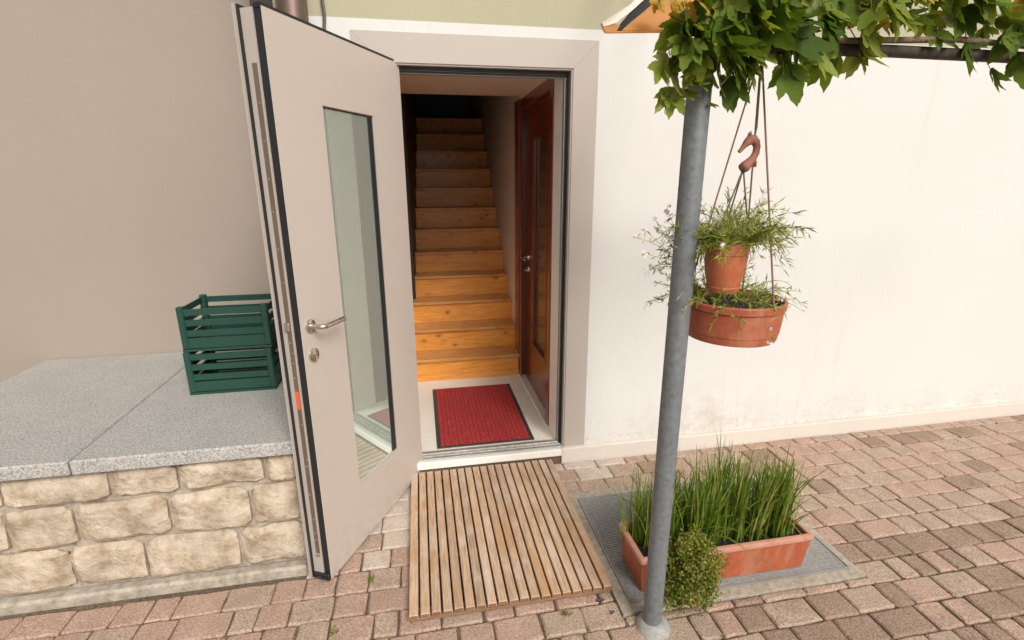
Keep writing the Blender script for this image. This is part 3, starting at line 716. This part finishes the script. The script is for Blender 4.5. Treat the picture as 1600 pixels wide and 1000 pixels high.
# ================================================================== STEEL POST
px, py = 0.003, -1.215
pp = thing('steel_post', 'round grey galvanised steel post standing in front of the terracotta trough', 'post', (px, py, 0))
m = MB(); m.tube([(px, py, -0.01), (px, py, 0.9), (px + .002, py, 1.975)], 0.0345, 36); m.build('shaft', M['pole'], pp, smooth=True)
m = MB(); m.lathe([(0.0, .034), (0.036, .034), (0.052, .026), (0.062, 0.008), (0.07, -0.012)], 32, (px + .006, py, 0)); m.build('footing', M['grate'], pp, smooth=True)
m = MB(); m.lathe([(0.0, .012), (0.026, .012), (0.037, .006), (0.038, -0.02), (.0346, -.02)], 32, (px + .002, py, 1.975)); m.build('cap', M['pole'], pp, smooth=True)
m = MB(); m.tube([(px - .02, py - .008, 2.008), (px + .6, py - .01, 2.015), (px + 1.4, py - .012, 2.012), (px + 2.6, py - .012, 2.018)], 0.017, 14)
m.build('crossbar', M['rust'], pp, smooth=True)

# ================================================================== TROUGH
tr = thing('planter_trough', 'long terracotta plastic trough with a faded rim standing on the grate', 'planter', (0.4, -0.965, 0.012))
tx0, tx1, ty0, ty1, tz0, tz1 = 0.006, 0.80, -1.085, -0.842, 0.0125, 0.187
def taper_box(mb, x0, x1, y0, y1, z0, z1, tp):
    vs = [(x0 + tp, y0 + tp, z0), (x1 - tp, y0 + tp, z0), (x1 - tp, y1 - tp, z0), (x0 + tp, y1 - tp, z0), (x0, y0, z1), (x1, y0, z1), (x1, y1, z1), (x0, y1, z1)]
    mb.add(vs, [(3, 2, 1, 0), (0, 1, 5, 4), (1, 2, 6, 5), (2, 3, 7, 6), (3, 0, 4, 7)])
m = MB(); taper_box(m, tx0 + .01, tx1 - .01, ty0 + .01, ty1 - .01, tz0, tz1 - .022, 0.014); m.build('body', M['terracotta_dark'], tr)
m = MB()
def rrect(x0, x1, y0, y1, r, n=4):
    o = []
    for cx, cy, a0 in ((x1 - r, y1 - r, 0), (x0 + r, y1 - r, 90), (x0 + r, y0 + r, 180), (x1 - r, y0 + r, 270)):
        for k in range(n + 1): a = R(a0 + 90 * k / n); o.append((cx + r * math.cos(a), cy + r * math.sin(a)))
    return o
loops = []
for ins, z, r in ((.011, tz1 - .024, .008), (.0, tz1 - .022, .014), (-.002, tz1 - .012, .016), (.0, tz1 - .003, .014), (.004, tz1, .012), (.018, tz1, .006), (.022, tz1 - .004, .005), (.022, tz1 - .05, .005)):
    loops.append([(a, b, z) for a, b in rrect(tx0 + ins, tx1 - ins, ty0 + ins, ty1 - ins, r)])
n = len(loops[0]); vs = [p for lp_ in loops for p in lp_]
m.add(vs, [(i * n + k, i * n + (k + 1) % n, (i + 1) * n + (k + 1) % n, (i + 1) * n + k) for i in range(len(loops) - 1) for k in range(n)])
m.build('rim', M['terracotta_faded'], tr, smooth=40)
def soil_sheet(x0, x1, y0, y1, z, nx, ny, amp):
    mb = MB(); vs = []
    for j in range(ny + 1):
        for i in range(nx + 1):
            x, y = x0 + (x1 - x0) * i / nx, y0 + (y1 - y0) * j / ny
            vs.append((x, y, z + random.uniform(-amp, amp)))
    mb.add(vs, [(j * (nx + 1) + i, j * (nx + 1) + i + 1, (j + 1) * (nx + 1) + i + 1, (j + 1) * (nx + 1) + i) for j in range(ny) for i in range(nx)])
    return mb
soil_sheet(tx0 + .023, tx1 - .023, ty0 + .023, ty1 - .023, tz1 - .035, 40, 12, .006).build('soil', M['soil'], tr)

# ------------------------------------------------------------------ chives
def blade(mb, base, h, lean, az, w, tint, droop=0.3, seg=5):
    d = Vector((math.cos(az), math.sin(az), 0)); side = Vector((-d.y, d.x, 0))
    a = random.random() * 6.28; side = Vector((math.cos(a), math.sin(a), 0))
    vs = []; p = Vector(base)
    for i in range(seg + 1):
        t = i / seg
        q = p + Vector((0, 0, h * (t - droop * lean * t * t * t))) + d * (h * lean * (t * 0.35 + t * t * 0.65))
        ww = w * (1 - t ** 2.2) * (0.65 + 0.35 * min(1, t * 5)) + 0.0003
        vs += [q - side * ww, q + side * ww + d * ww * 0.6]
    mb.add(vs, [(2 * i, 2 * i + 1, 2 * i + 3, 2 * i + 2) for i in range(seg)], tint)
def chives(x0, x1, n, label, hmin, hmax, wild=0.12):
    r = thing('chive_clump', label, 'chives', ((x0 + x1) / 2, -0.96, tz1 - .03), 0, 'chive clumps in the terracotta trough')
    m = MB()
    ncl = max(4, int((x1 - x0) / .022))
    cl = [(x0 + (x1 - x0) * (i_ + random.random()) / ncl, random.uniform(ty0 + .055, ty1 - .045)) for i_ in range(ncl)]
    for k in range(n):
        c = random.choice(cl)
        b = (c[0] + random.gauss(0, .016), min(ty1 - .03, max(ty0 + .03, c[1] + random.gauss(0, .02))), tz1 - .035)
        wildb = random.random() < wild
        lean = abs(random.gauss(.25, .5)) if wildb else abs(random.gauss(0, .17)) + .02
        az = random.gauss(0.4, 1.6)
        tint = random.choice((0.05, .2, .35, .45, .55, .65)) if random.random() < (.88 if not wildb else .6) else random.uniform(.8, 1)
        h = random.uniform(hmin, hmax) * (0.75 + 0.25 * random.random())
        blade(m, b, h, lean, az, random.uniform(.0022, .0040), tint, 0.5 if wildb else .2)
    m.build('blades', M['chive'], r, tint=True, smooth=80)
    return r
random.seed(21)
chives(0.035, 0.16, 170, 'loose chive clump at the left end of the trough, left of the steel post', 0.22, 0.42, 0.2)
chives(0.165, 0.385, 440, 'dense chive clump right of the steel post behind the low bush', 0.24, 0.44, .18)
chives(0.385, 0.60, 470, 'tall dense chive clump in the trough to the right of the low bush', 0.26, 0.46, .24)
chives(0.60, 0.765, 280, 'chive clump at the far right end of the trough', 0.25, 0.42)

# ------------------------------------------------------------------ low bush in front
random.seed(33)
bu = thing('low_bush', 'small dense yellow green bush spilling over the front rim of the terracotta trough', 'bush', (0.17, -1.045, 0.155))
tw = MB(); lfm = MB()
def leaflet(mb, p, d, nrm, L, wd, tint):
    d = d.normalized(); s = d.cross(nrm).normalized(); q = d.cross(s)
    mb.add([p, p + d * L * .45 + s * wd, p + d * L - q * L * .12, p + d * L * .45 - s * wd], [(0, 1, 2), (0, 2, 3)], tint)
origin = Vector((0.17, -1.045, 0.155)); BC = Vector((0.190, -1.135, 0.155))
for k in range(300):
    u = Vector((random.gauss(0, 1), random.gauss(0, 1), random.gauss(0, 1))).normalized(); rad = random.random() ** .4 * (.86 + .42 * mnoise.noise(u * 2.3 + Vector((7, 1, 3)))) * (1.25 if random.random() < .07 else 1)
    t = BC + Vector((u.x * .132 * (1 + .12 * min(0, -u.z)), u.y * .105, u.z * .158)) * rad
    t += Vector((random.gauss(0, .010), random.gauss(0, .006), random.gauss(0, .012)))
    if t.z < .012: t.z = random.uniform(.008, .03)
    if t.y > -1.10 and t.z < .2: t.y = -1.10 - random.uniform(.004, .06)
    mid = origin.lerp(t, .5) + Vector((0, -.02, .06 if t.z > .12 else .10))
    if mid.z < .2: mid.y = min(mid.y, -1.11)
    pts = [origin * (1 - q) ** 2 + mid * 2 * q * (1 - q) + t * q * q for q in [i / 5 for i in range(6)]]
    if k % 2 == 0: tw.tube(pts, [.0016, .0014, .0012, .001, .0008, .0005], 4, False, .3)
    tb = random.gauss(.48 - .2 * u.z * 0, .22)
    for i in range(44):
        q = t + Vector((random.gauss(0, .015), random.gauss(0, .012), random.gauss(0, .015)))
        if q.z < .004 or (q.y > -1.097 and q.z < .19): continue
        ld = Vector((random.gauss(0, 1), random.gauss(-.3, 1), random.gauss(.3, .8)))
        leaflet(lfm, q, ld, Vector((random.gauss(0, 1), random.gauss(0, 1), random.gauss(0, 1))), random.uniform(.009, .018), random.uniform(.003, .0056), min(1, max(0, tb + random.gauss(0, .18))))
tw.build('twigs', M['bark'], bu, tint=True); o = lfm.build('foliage', M['bush'], bu, tint=True)

# ================================================================== HANGING POTS
HY_ = -1.19
# bowl
bc = Vector((0.213, HY_ + .01, 1.150))
hb = thing('hanging_bowl', 'wide brownish terracotta hanging bowl below the smaller hanging pot', 'hanging planter', tuple(bc))
m = MB(); m.lathe([(0.0, 0.004), (.132, .004), (.140, .0), (.144, .012), (.145, .024), (.1475, .026), (.155, .100), (.152, .103), (.160, .105), (.1615, .124), (.158, .128), (.151, .128), (.149, .105)], 56, bc)
m.build('bowl', M['terracotta_dark'], hb, smooth=30)
m = MB(); m.lathe([(0.0, .112), (.08, .115), (.149, .108)], 40, bc); m.build('soil', M['soil'], hb, smooth=True)
top = Vector((0.190, HY_ - .02, 2.005))
for a in (165, 285, 45):
    e = bc + Vector((math.cos(R(a)) * .152, math.sin(R(a)) * .152, .125)); m = MB()
    m.tube([e, e.lerp(top, .5), top], .0028, 6); m.build('cord', M['cord'], hb, smooth=True)
# pot
pc = Vector((0.143, HY_ - .03, 1.312))
hp = thing('hanging_pot', 'small bright terracotta hanging pot above the wide bowl', 'hanging planter', tuple(pc))
m = MB(); m.lathe([(0.0, .003), (.044, .003), (.047, .0), (.050, .010), (.051, .016), (.049, .018), (.0595, .065), (.063, .10), (.0625, .117), (.0655, .119), (.067, .152), (.065, .156), (.060, .156), (.058, .12)], 48, pc)
m.build('pot', M['terracotta'], hp, smooth=30)
m = MB(); m.lathe([(0.0, .142), (.059, .135)], 32, pc); m.build('soil', M['soil'], hp, smooth=True)
hook = Vector((0.168, HY_ - .03, 1.684))
for a in (195, 320, 75):
    e = pc + Vector((math.cos(R(a)) * .063, math.sin(R(a)) * .063, .15)); m = MB(); m.tube([e, e.lerp(hook, .5) + Vector((0, 0, -.004)), hook], .0024, 6); m.build('wire', M['wire'], hp, smooth=True)
# clay bird figure
cb = thing('clay_figure', 'small terracotta animal figure with long snout hanging above the small pot', 'ornament', tuple(hook))
fy = HY_ - .03
m = MB()
P = [(0.163, 1.683, .012), (0.172, 1.689, .014), (0.184, 1.700, .0115), (0.195, 1.713, .009), (0.203, 1.728, .0085), (0.2045, 1.745, .0085), (0.199, 1.758, .010), (0.189, 1.7655, .0125), (0.179, 1.765, .0125), (0.170, 1.757, .0095), (0.162, 1.748, .0065), (0.154, 1.738, .0052), (0.1475, 1.731, .0045)]
m.tube([(x, fy, z) for x, z, r in P], [r * 1.2 for x, z, r in P], 14); body = m.build('body', M['clay'], cb, smooth=80)
m = MB(); m.tube([(0.176, fy - .006, 1.772), (0.174, fy - .008, 1.781), (0.1735, fy - .008, 1.790)], [.0042, .0035, .0008], 8); m.tube([(0.180, fy + .006, 1.773), (0.179, fy + .008, 1.781), (0.1785, fy + .008, 1.788)], [.0042, .0035, .0008], 8); m.build('ear', M['clay'], cb, smooth=80)
m = MB(); m.tube([(0.199, fy, 1.715), (0.2035, fy - .002, 1.700), (0.2045, fy - .002, 1.688)], [.006, .0048, .0045], 8); m.build('leg', M['clay'], cb, smooth=80)
m = MB(); m.tube([(0.192, fy, 1.772), (0.196, fy, 1.80), (0.1935, fy + .005, 1.9), (0.192, fy + .01, 2.003)], .0028, 6); m.build('cord', M['cord'], cb, smooth=True)

# trailing plants
def trailing(name, label, centre, nst, seed, spread, bias, up_, length, leafn, flowers, ztop):
    random.seed(seed)
    r = thing(name, label, 'plant', tuple(centre), 0, 'flowering plants in the hanging pots')
    sm, lm, fm = MB(), MB(), MB()
    for k in range(nst):
        a = random.random() * 6.283
        rad = spread * math.sqrt(random.random())
        p = Vector(centre) + Vector((math.cos(a) * rad, math.sin(a) * rad, 0))
        d = Vector((math.cos(a) * .7 + bias[0] + random.gauss(0, .4), math.sin(a) * .55 + bias[1] + random.gauss(0, .3), up_ + random.gauss(0, .3))).normalized()
        L = length * random.uniform(.45, 1.25); n_ = 9; pts = [p.copy()]
        grav = random.uniform(.05, .22)
        for i in range(n_):
            d = (d + Vector((random.gauss(0, .13), random.gauss(0, .1), -grav + random.gauss(0, .12)))).normalized(); p = p + d * L / n_; pts.append(p.copy())
        tint = min(1, max(0, random.gauss(.5, .25)))
        sm.tube(pts, [.0014 * (1 - .6 * i / n_) for i in range(n_ + 1)], 4, False, tint)
        for i in range(leafn):
            t = random.uniform(.12, 1); f = t * n_; i0 = min(n_ - 1, int(f)); q = pts[i0].lerp(pts[i0 + 1], f - i0)
            ld = (pts[i0 + 1] - pts[i0]).normalized() * .7 + Vector((random.gauss(0, .6), random.gauss(0, .5), random.gauss(0, .5)))
            leaflet(lm, q, ld, Vector((random.gauss(0, 1), random.gauss(0, 1), random.gauss(0, 1))), random.uniform(.014, .036), random.uniform(.0011, .0027), min(1, max(0, tint + random.gauss(0, .15))))
        if random.random() < flowers:
            for j in range(random.randint(3, 6)):
                q = pts[-1 - random.randint(0, 2)] + Vector((random.gauss(0, .006), random.gauss(0, .006), random.gauss(0, .006)))
                ax = Vector((random.gauss(0, .6), random.gauss(-.6, .5), random.gauss(.4, .5))).normalized(); s = ax.orthogonal().normalized(); t_ = ax.cross(s)
                for k5 in range(5):
                    a5 = k5 * 2 * math.pi / 5; dd = s * math.cos(a5) + t_ * math.sin(a5); e5 = ax.cross(dd)
                    fm.add([q, q + dd * .0042 + e5 * .002, q + dd * .006, q + dd * .0042 - e5 * .002], [(0, 1, 2, 3)])
    sm.build('stems', M['trail'], r, tint=True); o = lm.build('leaves', M['trail'], r, tint=True)
    if fm.v: fm.build('flowers', M['flower'], r, kind='stuff')
    return r
trailing('flowering_plant', 'feathery green plant with tiny pale flowers spilling from the small hanging pot', pc + Vector((0, 0, .145)), 190, 4, .055, (-.03, .02, 0), 0.95, .16, 19, .12, 0)
trailing('flowering_plant', 'thin straggly plant growing out of the wide hanging bowl past the post', bc + Vector((-.03, .02, .118)), 90, 9, .12, (-.05, .03, 0), .8, .16, 13, .08, 0)
# the loose spray that sticks out past the left side of the post
random.seed(12)
sp = thing('flower_spray', 'loose spray of thin stems with tiny flowers sticking out left of the steel post', 'plant', (0.06, HY_ + .06, 1.40))
sm, lm, fm = MB(), MB(), MB()
for tgt in ((-0.112, 1.475), (-0.095, 1.50), (-0.06, 1.53), (-0.10, 1.43), (-0.05, 1.38), (-0.045, 1.50), (-0.02, 1.56), (-0.075, 1.36)):
    a = Vector((0.075, HY_ + .05, 1.36 + random.uniform(-.02, .04))); b = Vector((tgt[0], HY_ + .06 + random.uniform(-.03, .03), tgt[1]))
    mid = a.lerp(b, .55) + Vector((0, 0, random.uniform(-.02, .05)))
    pts = [(a * (1 - t) ** 2 + mid * 2 * t * (1 - t) + b * t * t) for t in [i / 8 for i in range(9)]]
    sm.tube(pts, [.0014 - .0001 * i for i in range(9)], 5, False, .75)
    for i in range(9):
        q = pts[random.randint(3, 8)]; leaflet(lm, q, Vector((random.gauss(-.4, .6), random.gauss(0, .3), random.gauss(0, .8))), Vector((random.gauss(0, .4), -1, random.gauss(0, .4))), random.uniform(.015, .032), random.uniform(.0015, .0032), random.uniform(.4, 1))
    for j in range(5):
        q = b + Vector((random.gauss(0, .006), random.gauss(0, .006), random.gauss(0, .006)))
        for k5 in range(5):
            a5 = k5 * 1.257; dd = Vector((math.cos(a5), -.2, math.sin(a5))); e5 = Vector((-math.sin(a5), 0, math.cos(a5)))
            fm.add([q, q + dd * .0036 + e5 * .002, q + dd * .0055, q + dd * .0036 - e5 * .002], [(0, 1, 2, 3)])
sm.build('stems', M['trail'], sp, tint=True); lm.build('leaves', M['trail'], sp, tint=True); fm.build('flowers', M['flower'], sp, kind='stuff')

# ================================================================== PARASOL CORNER
ca = thing('parasol_canopy', 'tan parasol canopy corner with pale binding and black underside at the top right', 'parasol', (0.1, -0.95, 2.1))
def unproj(x, y, Y):
    r = rt * ((x - 801) / FPX) - up * ((y - 500) / FPX) + fw
    return CAM + r * ((Y - CAM.y) / r.y)
def sheet(name, mat, pts, th):
    """a slightly thick cloth sheet through points given as (x, y, distance plane)"""
    P = [unproj(*p) for p in pts]; c = sum(P, Vector()) / len(P); nrm = Vector()
    for i in range(len(P)): nrm += (P[i] - c).cross(P[(i + 1) % len(P)] - c)
    nrm.normalize(); n = len(P)
    mb = MB(); vs = [p + nrm * th / 2 for p in P] + [p - nrm * th / 2 for p in P] + [c + nrm * th / 2, c - nrm * th / 2]
    mb.add(vs, [(k, (k + 1) % n, 2 * n) for k in range(n)] + [(n + (k + 1) % n, n + k, 2 * n + 1) for k in range(n)] + [(k, n + k, n + (k + 1) % n, (k + 1) % n) for k in range(n)])
    return mb.build(name, M[mat], ca)
sheet('front_panel', 'canvas', [(972, 48, -1.0), (1040, 47.5, -1.02), (1110, 46, -1.05), (1190, 46, -1.08), (1170, -60, -.86), (1060, -60, -.8), (1030, -12, -.85), (1021, 6, -.88), (1000, 24, -.93), (985, 36, -.96)], .004)
sheet('side_panel', 'canvas_dark', [(962, 49.5, -.985), (973, 47.5, -.985), (990, 33, -.95), (1026, 4, -.87), (1050, -30, -.78), (1030, -30, -.78), (1006, 0, -.87), (984, 20, -.93), (968, 39, -.97)], .004)
sheet('ridge_binding', 'canvas_edge', [(939.5, 37, -1.02), (962, 22, -.97), (985, 4, -.93), (1004, -16, -.87), (1022, -30, -.8), (1031, -30, -.8), (1007, -1, -.885), (985, 19, -.94), (962, 37, -.985), (942, 43, -1.015)], .008)
sheet('corner_patch', 'canvas', [(941, 43.5, -1.018), (961, 38.5, -.99), (968, 40, -.975), (961, 50.5, -.99), (945, 50.5, -1.015)], .006)
m = MB(); m.tube([unproj(946, 50.5, -1.02), unproj(1040, 49.5, -1.025), unproj(1110, 48, -1.055), unproj(1190, 48, -1.085)], .0035, 6); m.build('hem', M['canvas'], ca, smooth=60)
m = MB(); q_ = unproj(1046, -34, -.78); m.tube([q_ + Vector((0, -.02, -.012)), q_ + Vector((.06, .3, .22)), (q_.x + .15, -0.002, q_.z + .55)], .014, 10); m.tube([unproj(1160, -52, -.86), (q_.x + .3, -.3, q_.z + .3), (q_.x + .15, -0.002, q_.z + .55)], .012, 10); m.build('support_arm', M['dark_timber'], ca, smooth=60)
# ================================================================== VINE
random.seed(77)
vn = thing('vine', 'leafy green climbing vine hanging over the top of the steel post', 'vine', (0.1, -1.21, 2.0))
def leaf_mesh(name, mat, seed, spread=1.0, nl=5):
    rg = random.Random(seed); mb = MB()
    angs = {5: (-70, -34, 0, 34, 70), 3: (-44, 0, 44)}[nl]; lens = {5: (.62, .9, 1, .9, .62), 3: (.8, 1, .8)}[nl]
    for ang, ln in zip(angs, lens):
        a = R(ang * spread + rg.uniform(-8, 8)); ln *= rg.uniform(.88, 1.1)
        d = Vector((math.sin(a), 0, -math.cos(a))); s = Vector((d.z, 0, -d.x)); droop = rg.uniform(-.05, .55); curl = rg.uniform(-.12, .18)
        st_ = [0.0, .1, .22, .34, .46, .58, .7, .82, .92, 1.0]
        mid, lf_, rg_ = [], [], []
        for i, t in enumerate(st_):
            wv = 0.235 * ln * (math.sin(math.pi * min(1, t ** .85)) ** .8) * (1 - .1 * t)
            if i % 2 == 0 and 0 < i < len(st_) - 1: wv *= .84
            y = -droop * t * t * ln + curl * math.sin(t * 5.5) * .35
            b = d * t * ln
            fold = rg.uniform(.18, .3)
            mid.append(b + Vector((0, y, 0)))
            lf_.append(b + s * wv + d * .02 * (i % 2) + Vector((0, y - wv * fold + rg.uniform(-.01, .01), 0))); rg_.append(b - s * wv + d * .02 * (i % 2) + Vector((0, y - wv * fold + rg.uniform(-.01, .01), 0)))
        n_ = len(st_); vs = mid + lf_ + rg_; F = []
        for i in range(n_ - 1): F += [(i, i + 1, n_ + i + 1, n_ + i), (i, 2 * n_ + i, 2 * n_ + i + 1, i + 1)]
        mb.add(vs, F)
    mb.tube([(0, 0, 0), (0, .05, .25), (0, .12, .5)], [.012, .014, .012], 4, False)
    return mb.mesh(name, mat, smooth=50)
LV = [leaf_mesh('leaf', M['vine_leaf'], s, sp_, 5) for s, sp_ in ((1, .9), (2, .7), (3, .55), (4, .8), (5, .45), (6, .65))]
LL = [leaf_mesh('leaf', M['vine_light'], s, sp_, k) for s, sp_, k in ((11, .8, 5), (12, .7, 3), (13, .9, 3))]
LY = [leaf_mesh('leaf', M['vine_yellow'], s, sp_, 5) for s, sp_ in ((21, 1), (22, .8))]
def unproj(x, y, Y):
    r = rt * ((x - 801) / FPX) - up * ((y - 500) / FPX) + fw
    return CAM + r * ((Y - CAM.y) / r.y)
nleaf = 0
def put_leaf(x, y, Y, size, meshes, az=None, tilt=None, roll=None):
    global nleaf; nleaf += 1
    p = unproj(x, y, Y)
    return inst('leaf', random.choice(meshes), p, (tilt if tilt is not None else random.gauss(-.25, .35), roll if roll is not None else random.gauss(0, .45), az if az is not None else random.gauss(0.1, .6)), (size * random.uniform(.92, 1.08),) * 3, vn)
# hanging sprigs read off the photograph's cluster
for (x, y, s, ms, ro_) in ((1047, 92, .105, LL, .25), (1036, 100, .075, LL, .55), (1044, 140, .06, LL, .3), (1088, 128, .06, LV, .2), (1098, 30, .12, LL, .1), (1150, 70, .10, LL, -.1), (1176, 70, .11, LL, .1), (1056, 88, .08, LL, -.1), (1052, 136, .08, LL, .15), (1064, 60, .05, LL, .2), (1042, 84, .04, LL, .9), (1072, 138, .065, LL, .0), (1060, 34, .11, LV, .25), (1078, 42, .13, LV, .1), (1070, 62, .10, LV, .3),
                          (1126, 118, .10, LV, -.1), (1142, 118, .09, LV, -.3), (1114, 116, .06, LV, .3), (1170, 112, .09, LV, .2), (1178, 96, .10, LV, 0), (1150, 104, .075, LV, .1), (1110, 160, .035, LL, 0), (1130, 30, .13, LV, 0), (1160, 40, .13, LV, -.1), (1146, 40, .12, LV, .15)):
    put_leaf(x, y, -1.26 + random.uniform(-.03, .03), s, ms, None, None, ro_)
# dense mass round the top of the post
for k in range(46):
    x = random.uniform(1074, 1180); y = random.uniform(-40, 66 + (x - 1062) * .15)
    q = random.random(); put_leaf(x, y, random.uniform(-1.31, -1.13), random.uniform(.06, .125), LV if q < .66 else (LL if q < .92 else LY))
for (x, y, s) in ((1078, 60, .10), (1095, 85, .095), (1075, 95, .075), (1088, 112, .07), (1130, 60, .11), (1150, 55, .10), (1168, 60, .10), (1140, 88, .08), (1160, 88, .09), (1072, 30, .09), (1100, 20, .1), (1125, 25, .1), (1155, 15, .1), (1090, 50, .1), (1112, 45, .09)):
    put_leaf(x, y, -1.30 + random.uniform(-.03, .03), s, LV)
for (x, y, s) in ((1022, 2, .05), (1050, 5, .06), (1068, -2, .06), (1060, 22, .055), (1044, -6, .06), (1030, -10, .05), (1066, 32, .05)):
    put_leaf(x, y, -1.10 + random.uniform(-.03, .03), s, LY)  # added yellow leaves, standing in for parasol cloth lit through from above
# the vine runs on along the bar to the right
for k in range(120):
    x = random.uniform(1180, 1640); y = random.uniform(-60, 75 + 38 * math.sin(x * .021) + 22 * math.sin(x * .057 + 1))
    put_leaf(x, y, random.uniform(-1.32, -1.14), random.uniform(.055, .125), LV if (q := random.random()) < .68 else (LL if q < .92 else LY))
# woody stems
def stem(pts, r, mat='bark'):
    mb = MB(); mb.tube(pts, r, 7); mb.build('stem', M[mat], vn, smooth=60)
stem([(px + .02, py - .03, 1.94), (px + .035, py - .035, 2.02), (px + .03, py - .02, 2.12), (px + .05, py, 2.3)], [.010, .012, .012, .010])
stem([(px - .03, py - .03, 2.0), (px + .1, py - .035, 2.035), (px + .35, py - .02, 2.03), (px + .8, py - .03, 2.05), (px + 1.5, py - .02, 2.03), (px + 2.2, py - .03, 2.05)], [.008, .010, .009, .009, .008, .006])
stem([unproj(1085, 60, -1.25), unproj(1068, 78, -1.26), unproj(1054, 98, -1.26), unproj(1048, 110, -1.26)], .0018, 'cord')
stem([unproj(1150, 110, -1.26), unproj(1138, 120, -1.26), unproj(1125, 135, -1.26)], .0016, 'canvas_edge')
stem([unproj(1165, 108, -1.26), unproj(1152, 113, -1.26), unproj(1147, 114, -1.26)], .0016, 'canvas_edge')
stem([unproj(1075, 105, -1.26), unproj(1068, 118, -1.26), unproj(1066, 130, -1.26), unproj(1074, 135, -1.26), unproj(1080, 136, -1.26)], .0016, 'bark')
stem([unproj(1062, 142, -1.26), unproj(1040, 150, -1.26), unproj(1039, 178, -1.26)], .0012, 'bark')

# ================================================================== SMALL THINGS: weeds, moss, litter
random.seed(5)
def tuft(x, y, label, s=.02, n=26):
    r = thing('weed', label, 'weed', (x, y, -0.005), 0, 'small weeds in the paving joints')
    m = MB()
    for k in range(n):
        a = random.random() * 6.28; d = Vector((math.cos(a), math.sin(a), random.uniform(.3, 1.4)))
        leaflet(m, Vector((x + random.gauss(0, s * .35), y + random.gauss(0, s * .35), random.uniform(-.004, .008))), d, Vector((random.gauss(0, 1), random.gauss(0, 1), 1)), s * random.uniform(.5, 1), s * .22, random.uniform(.3, 1))
    m.build('leaves', M['moss'], r, tint=True)
def gp(x, y):
    r = rt * ((x - 801) / FPX) - up * ((y - 500) / FPX) + fw; p = CAM + r * (-CAM.z / r.z); return p.x, p.y
for x, y, lb in ((580, 907, 'yellow green weed in the joint between the open door and the duckboard'), (883, 962, 'yellow green weed in the joint just in front of the duckboard near its right end'), (522, 990, 'yellow green weed at the lower left edge below the open door'),
                 (922, 985, 'tiny weed between pavers left of the steel post foot'), (1128, 995, 'tiny weed between pavers right of the steel post foot')):
    gx, gy = gp(x, y); tuft(gx, gy, lb, .018 if 'tiny' not in lb else .010, 30 if 'tiny' not in lb else 14)
# moss strips scattered along the joints: nobody could count the shreds
m = MB()
for k in range(2600):
    P = random.choice(vis)
    if random.random() < .6: x, y = random.uniform(P[0], P[1]), P[2] - random.uniform(0, .006)
    else: x, y = P[1] + random.uniform(0, .006), random.uniform(P[2], P[3])
    if mnoise.noise(Vector((x * 3, y * 3, 4))) < .12: continue
    for j in range(3):
        a = random.random() * 6.28
        leaflet(m, Vector((x + random.gauss(0, .003), y + random.gauss(0, .003), -.011)), Vector((math.cos(a), math.sin(a), 1)), Vector((random.gauss(0, 1), random.gauss(0, 1), 1)), random.uniform(.005, .010), .002, random.uniform(0, .6))
tag(m.build('moss', M['moss'], tint=True), 'thin moss growing in the paving joints', 'moss', kind='stuff')
for (x, y, a, lb) in ((938, 940, .3, 'dark dry leaf lying just off the front right corner of the duckboard'), (957, 959, 1.0, 'small dark dry leaf on the paver between duckboard and steel post')):
    gx, gy = gp(x, y); d = Vector((math.cos(a), math.sin(a) * .4, 0)); s = Vector((-d.y, d.x, 0)); m = MB()
    c = Vector((gx, gy, .004)); L = .022
    m.add([c - d * L, c - d * .3 * L + s * .4 * L + Vector((0, 0, .004)), c + d * .5 * L + s * .3 * L + Vector((0, 0, .006)), c + d * L, c + d * .4 * L - s * .35 * L + Vector((0, 0, .004)), c - d * .4 * L - s * .35 * L + Vector((0, 0, .005)), c + Vector((0, 0, .001))], [(0, 1, 6), (1, 2, 6), (2, 3, 6), (3, 4, 6), (4, 5, 6), (5, 0, 6)])
    tag(m.build('fallen_leaf', M['dry_leaf']), lb, 'leaf', 'dry leaves on the paving')
m = MB(); gx, gy = gp(938, 731); m.lathe([(0, .012), (.008, .011), (.012, .004), (.010, 0)], 9, (gx, gy, 0)); tag(m.build('pebble', M['stone'], smooth=60), 'small brown pebble on the pale pavers below the plinth', 'pebble')
print('leaves', nleaf, 'pavers', len(vis))
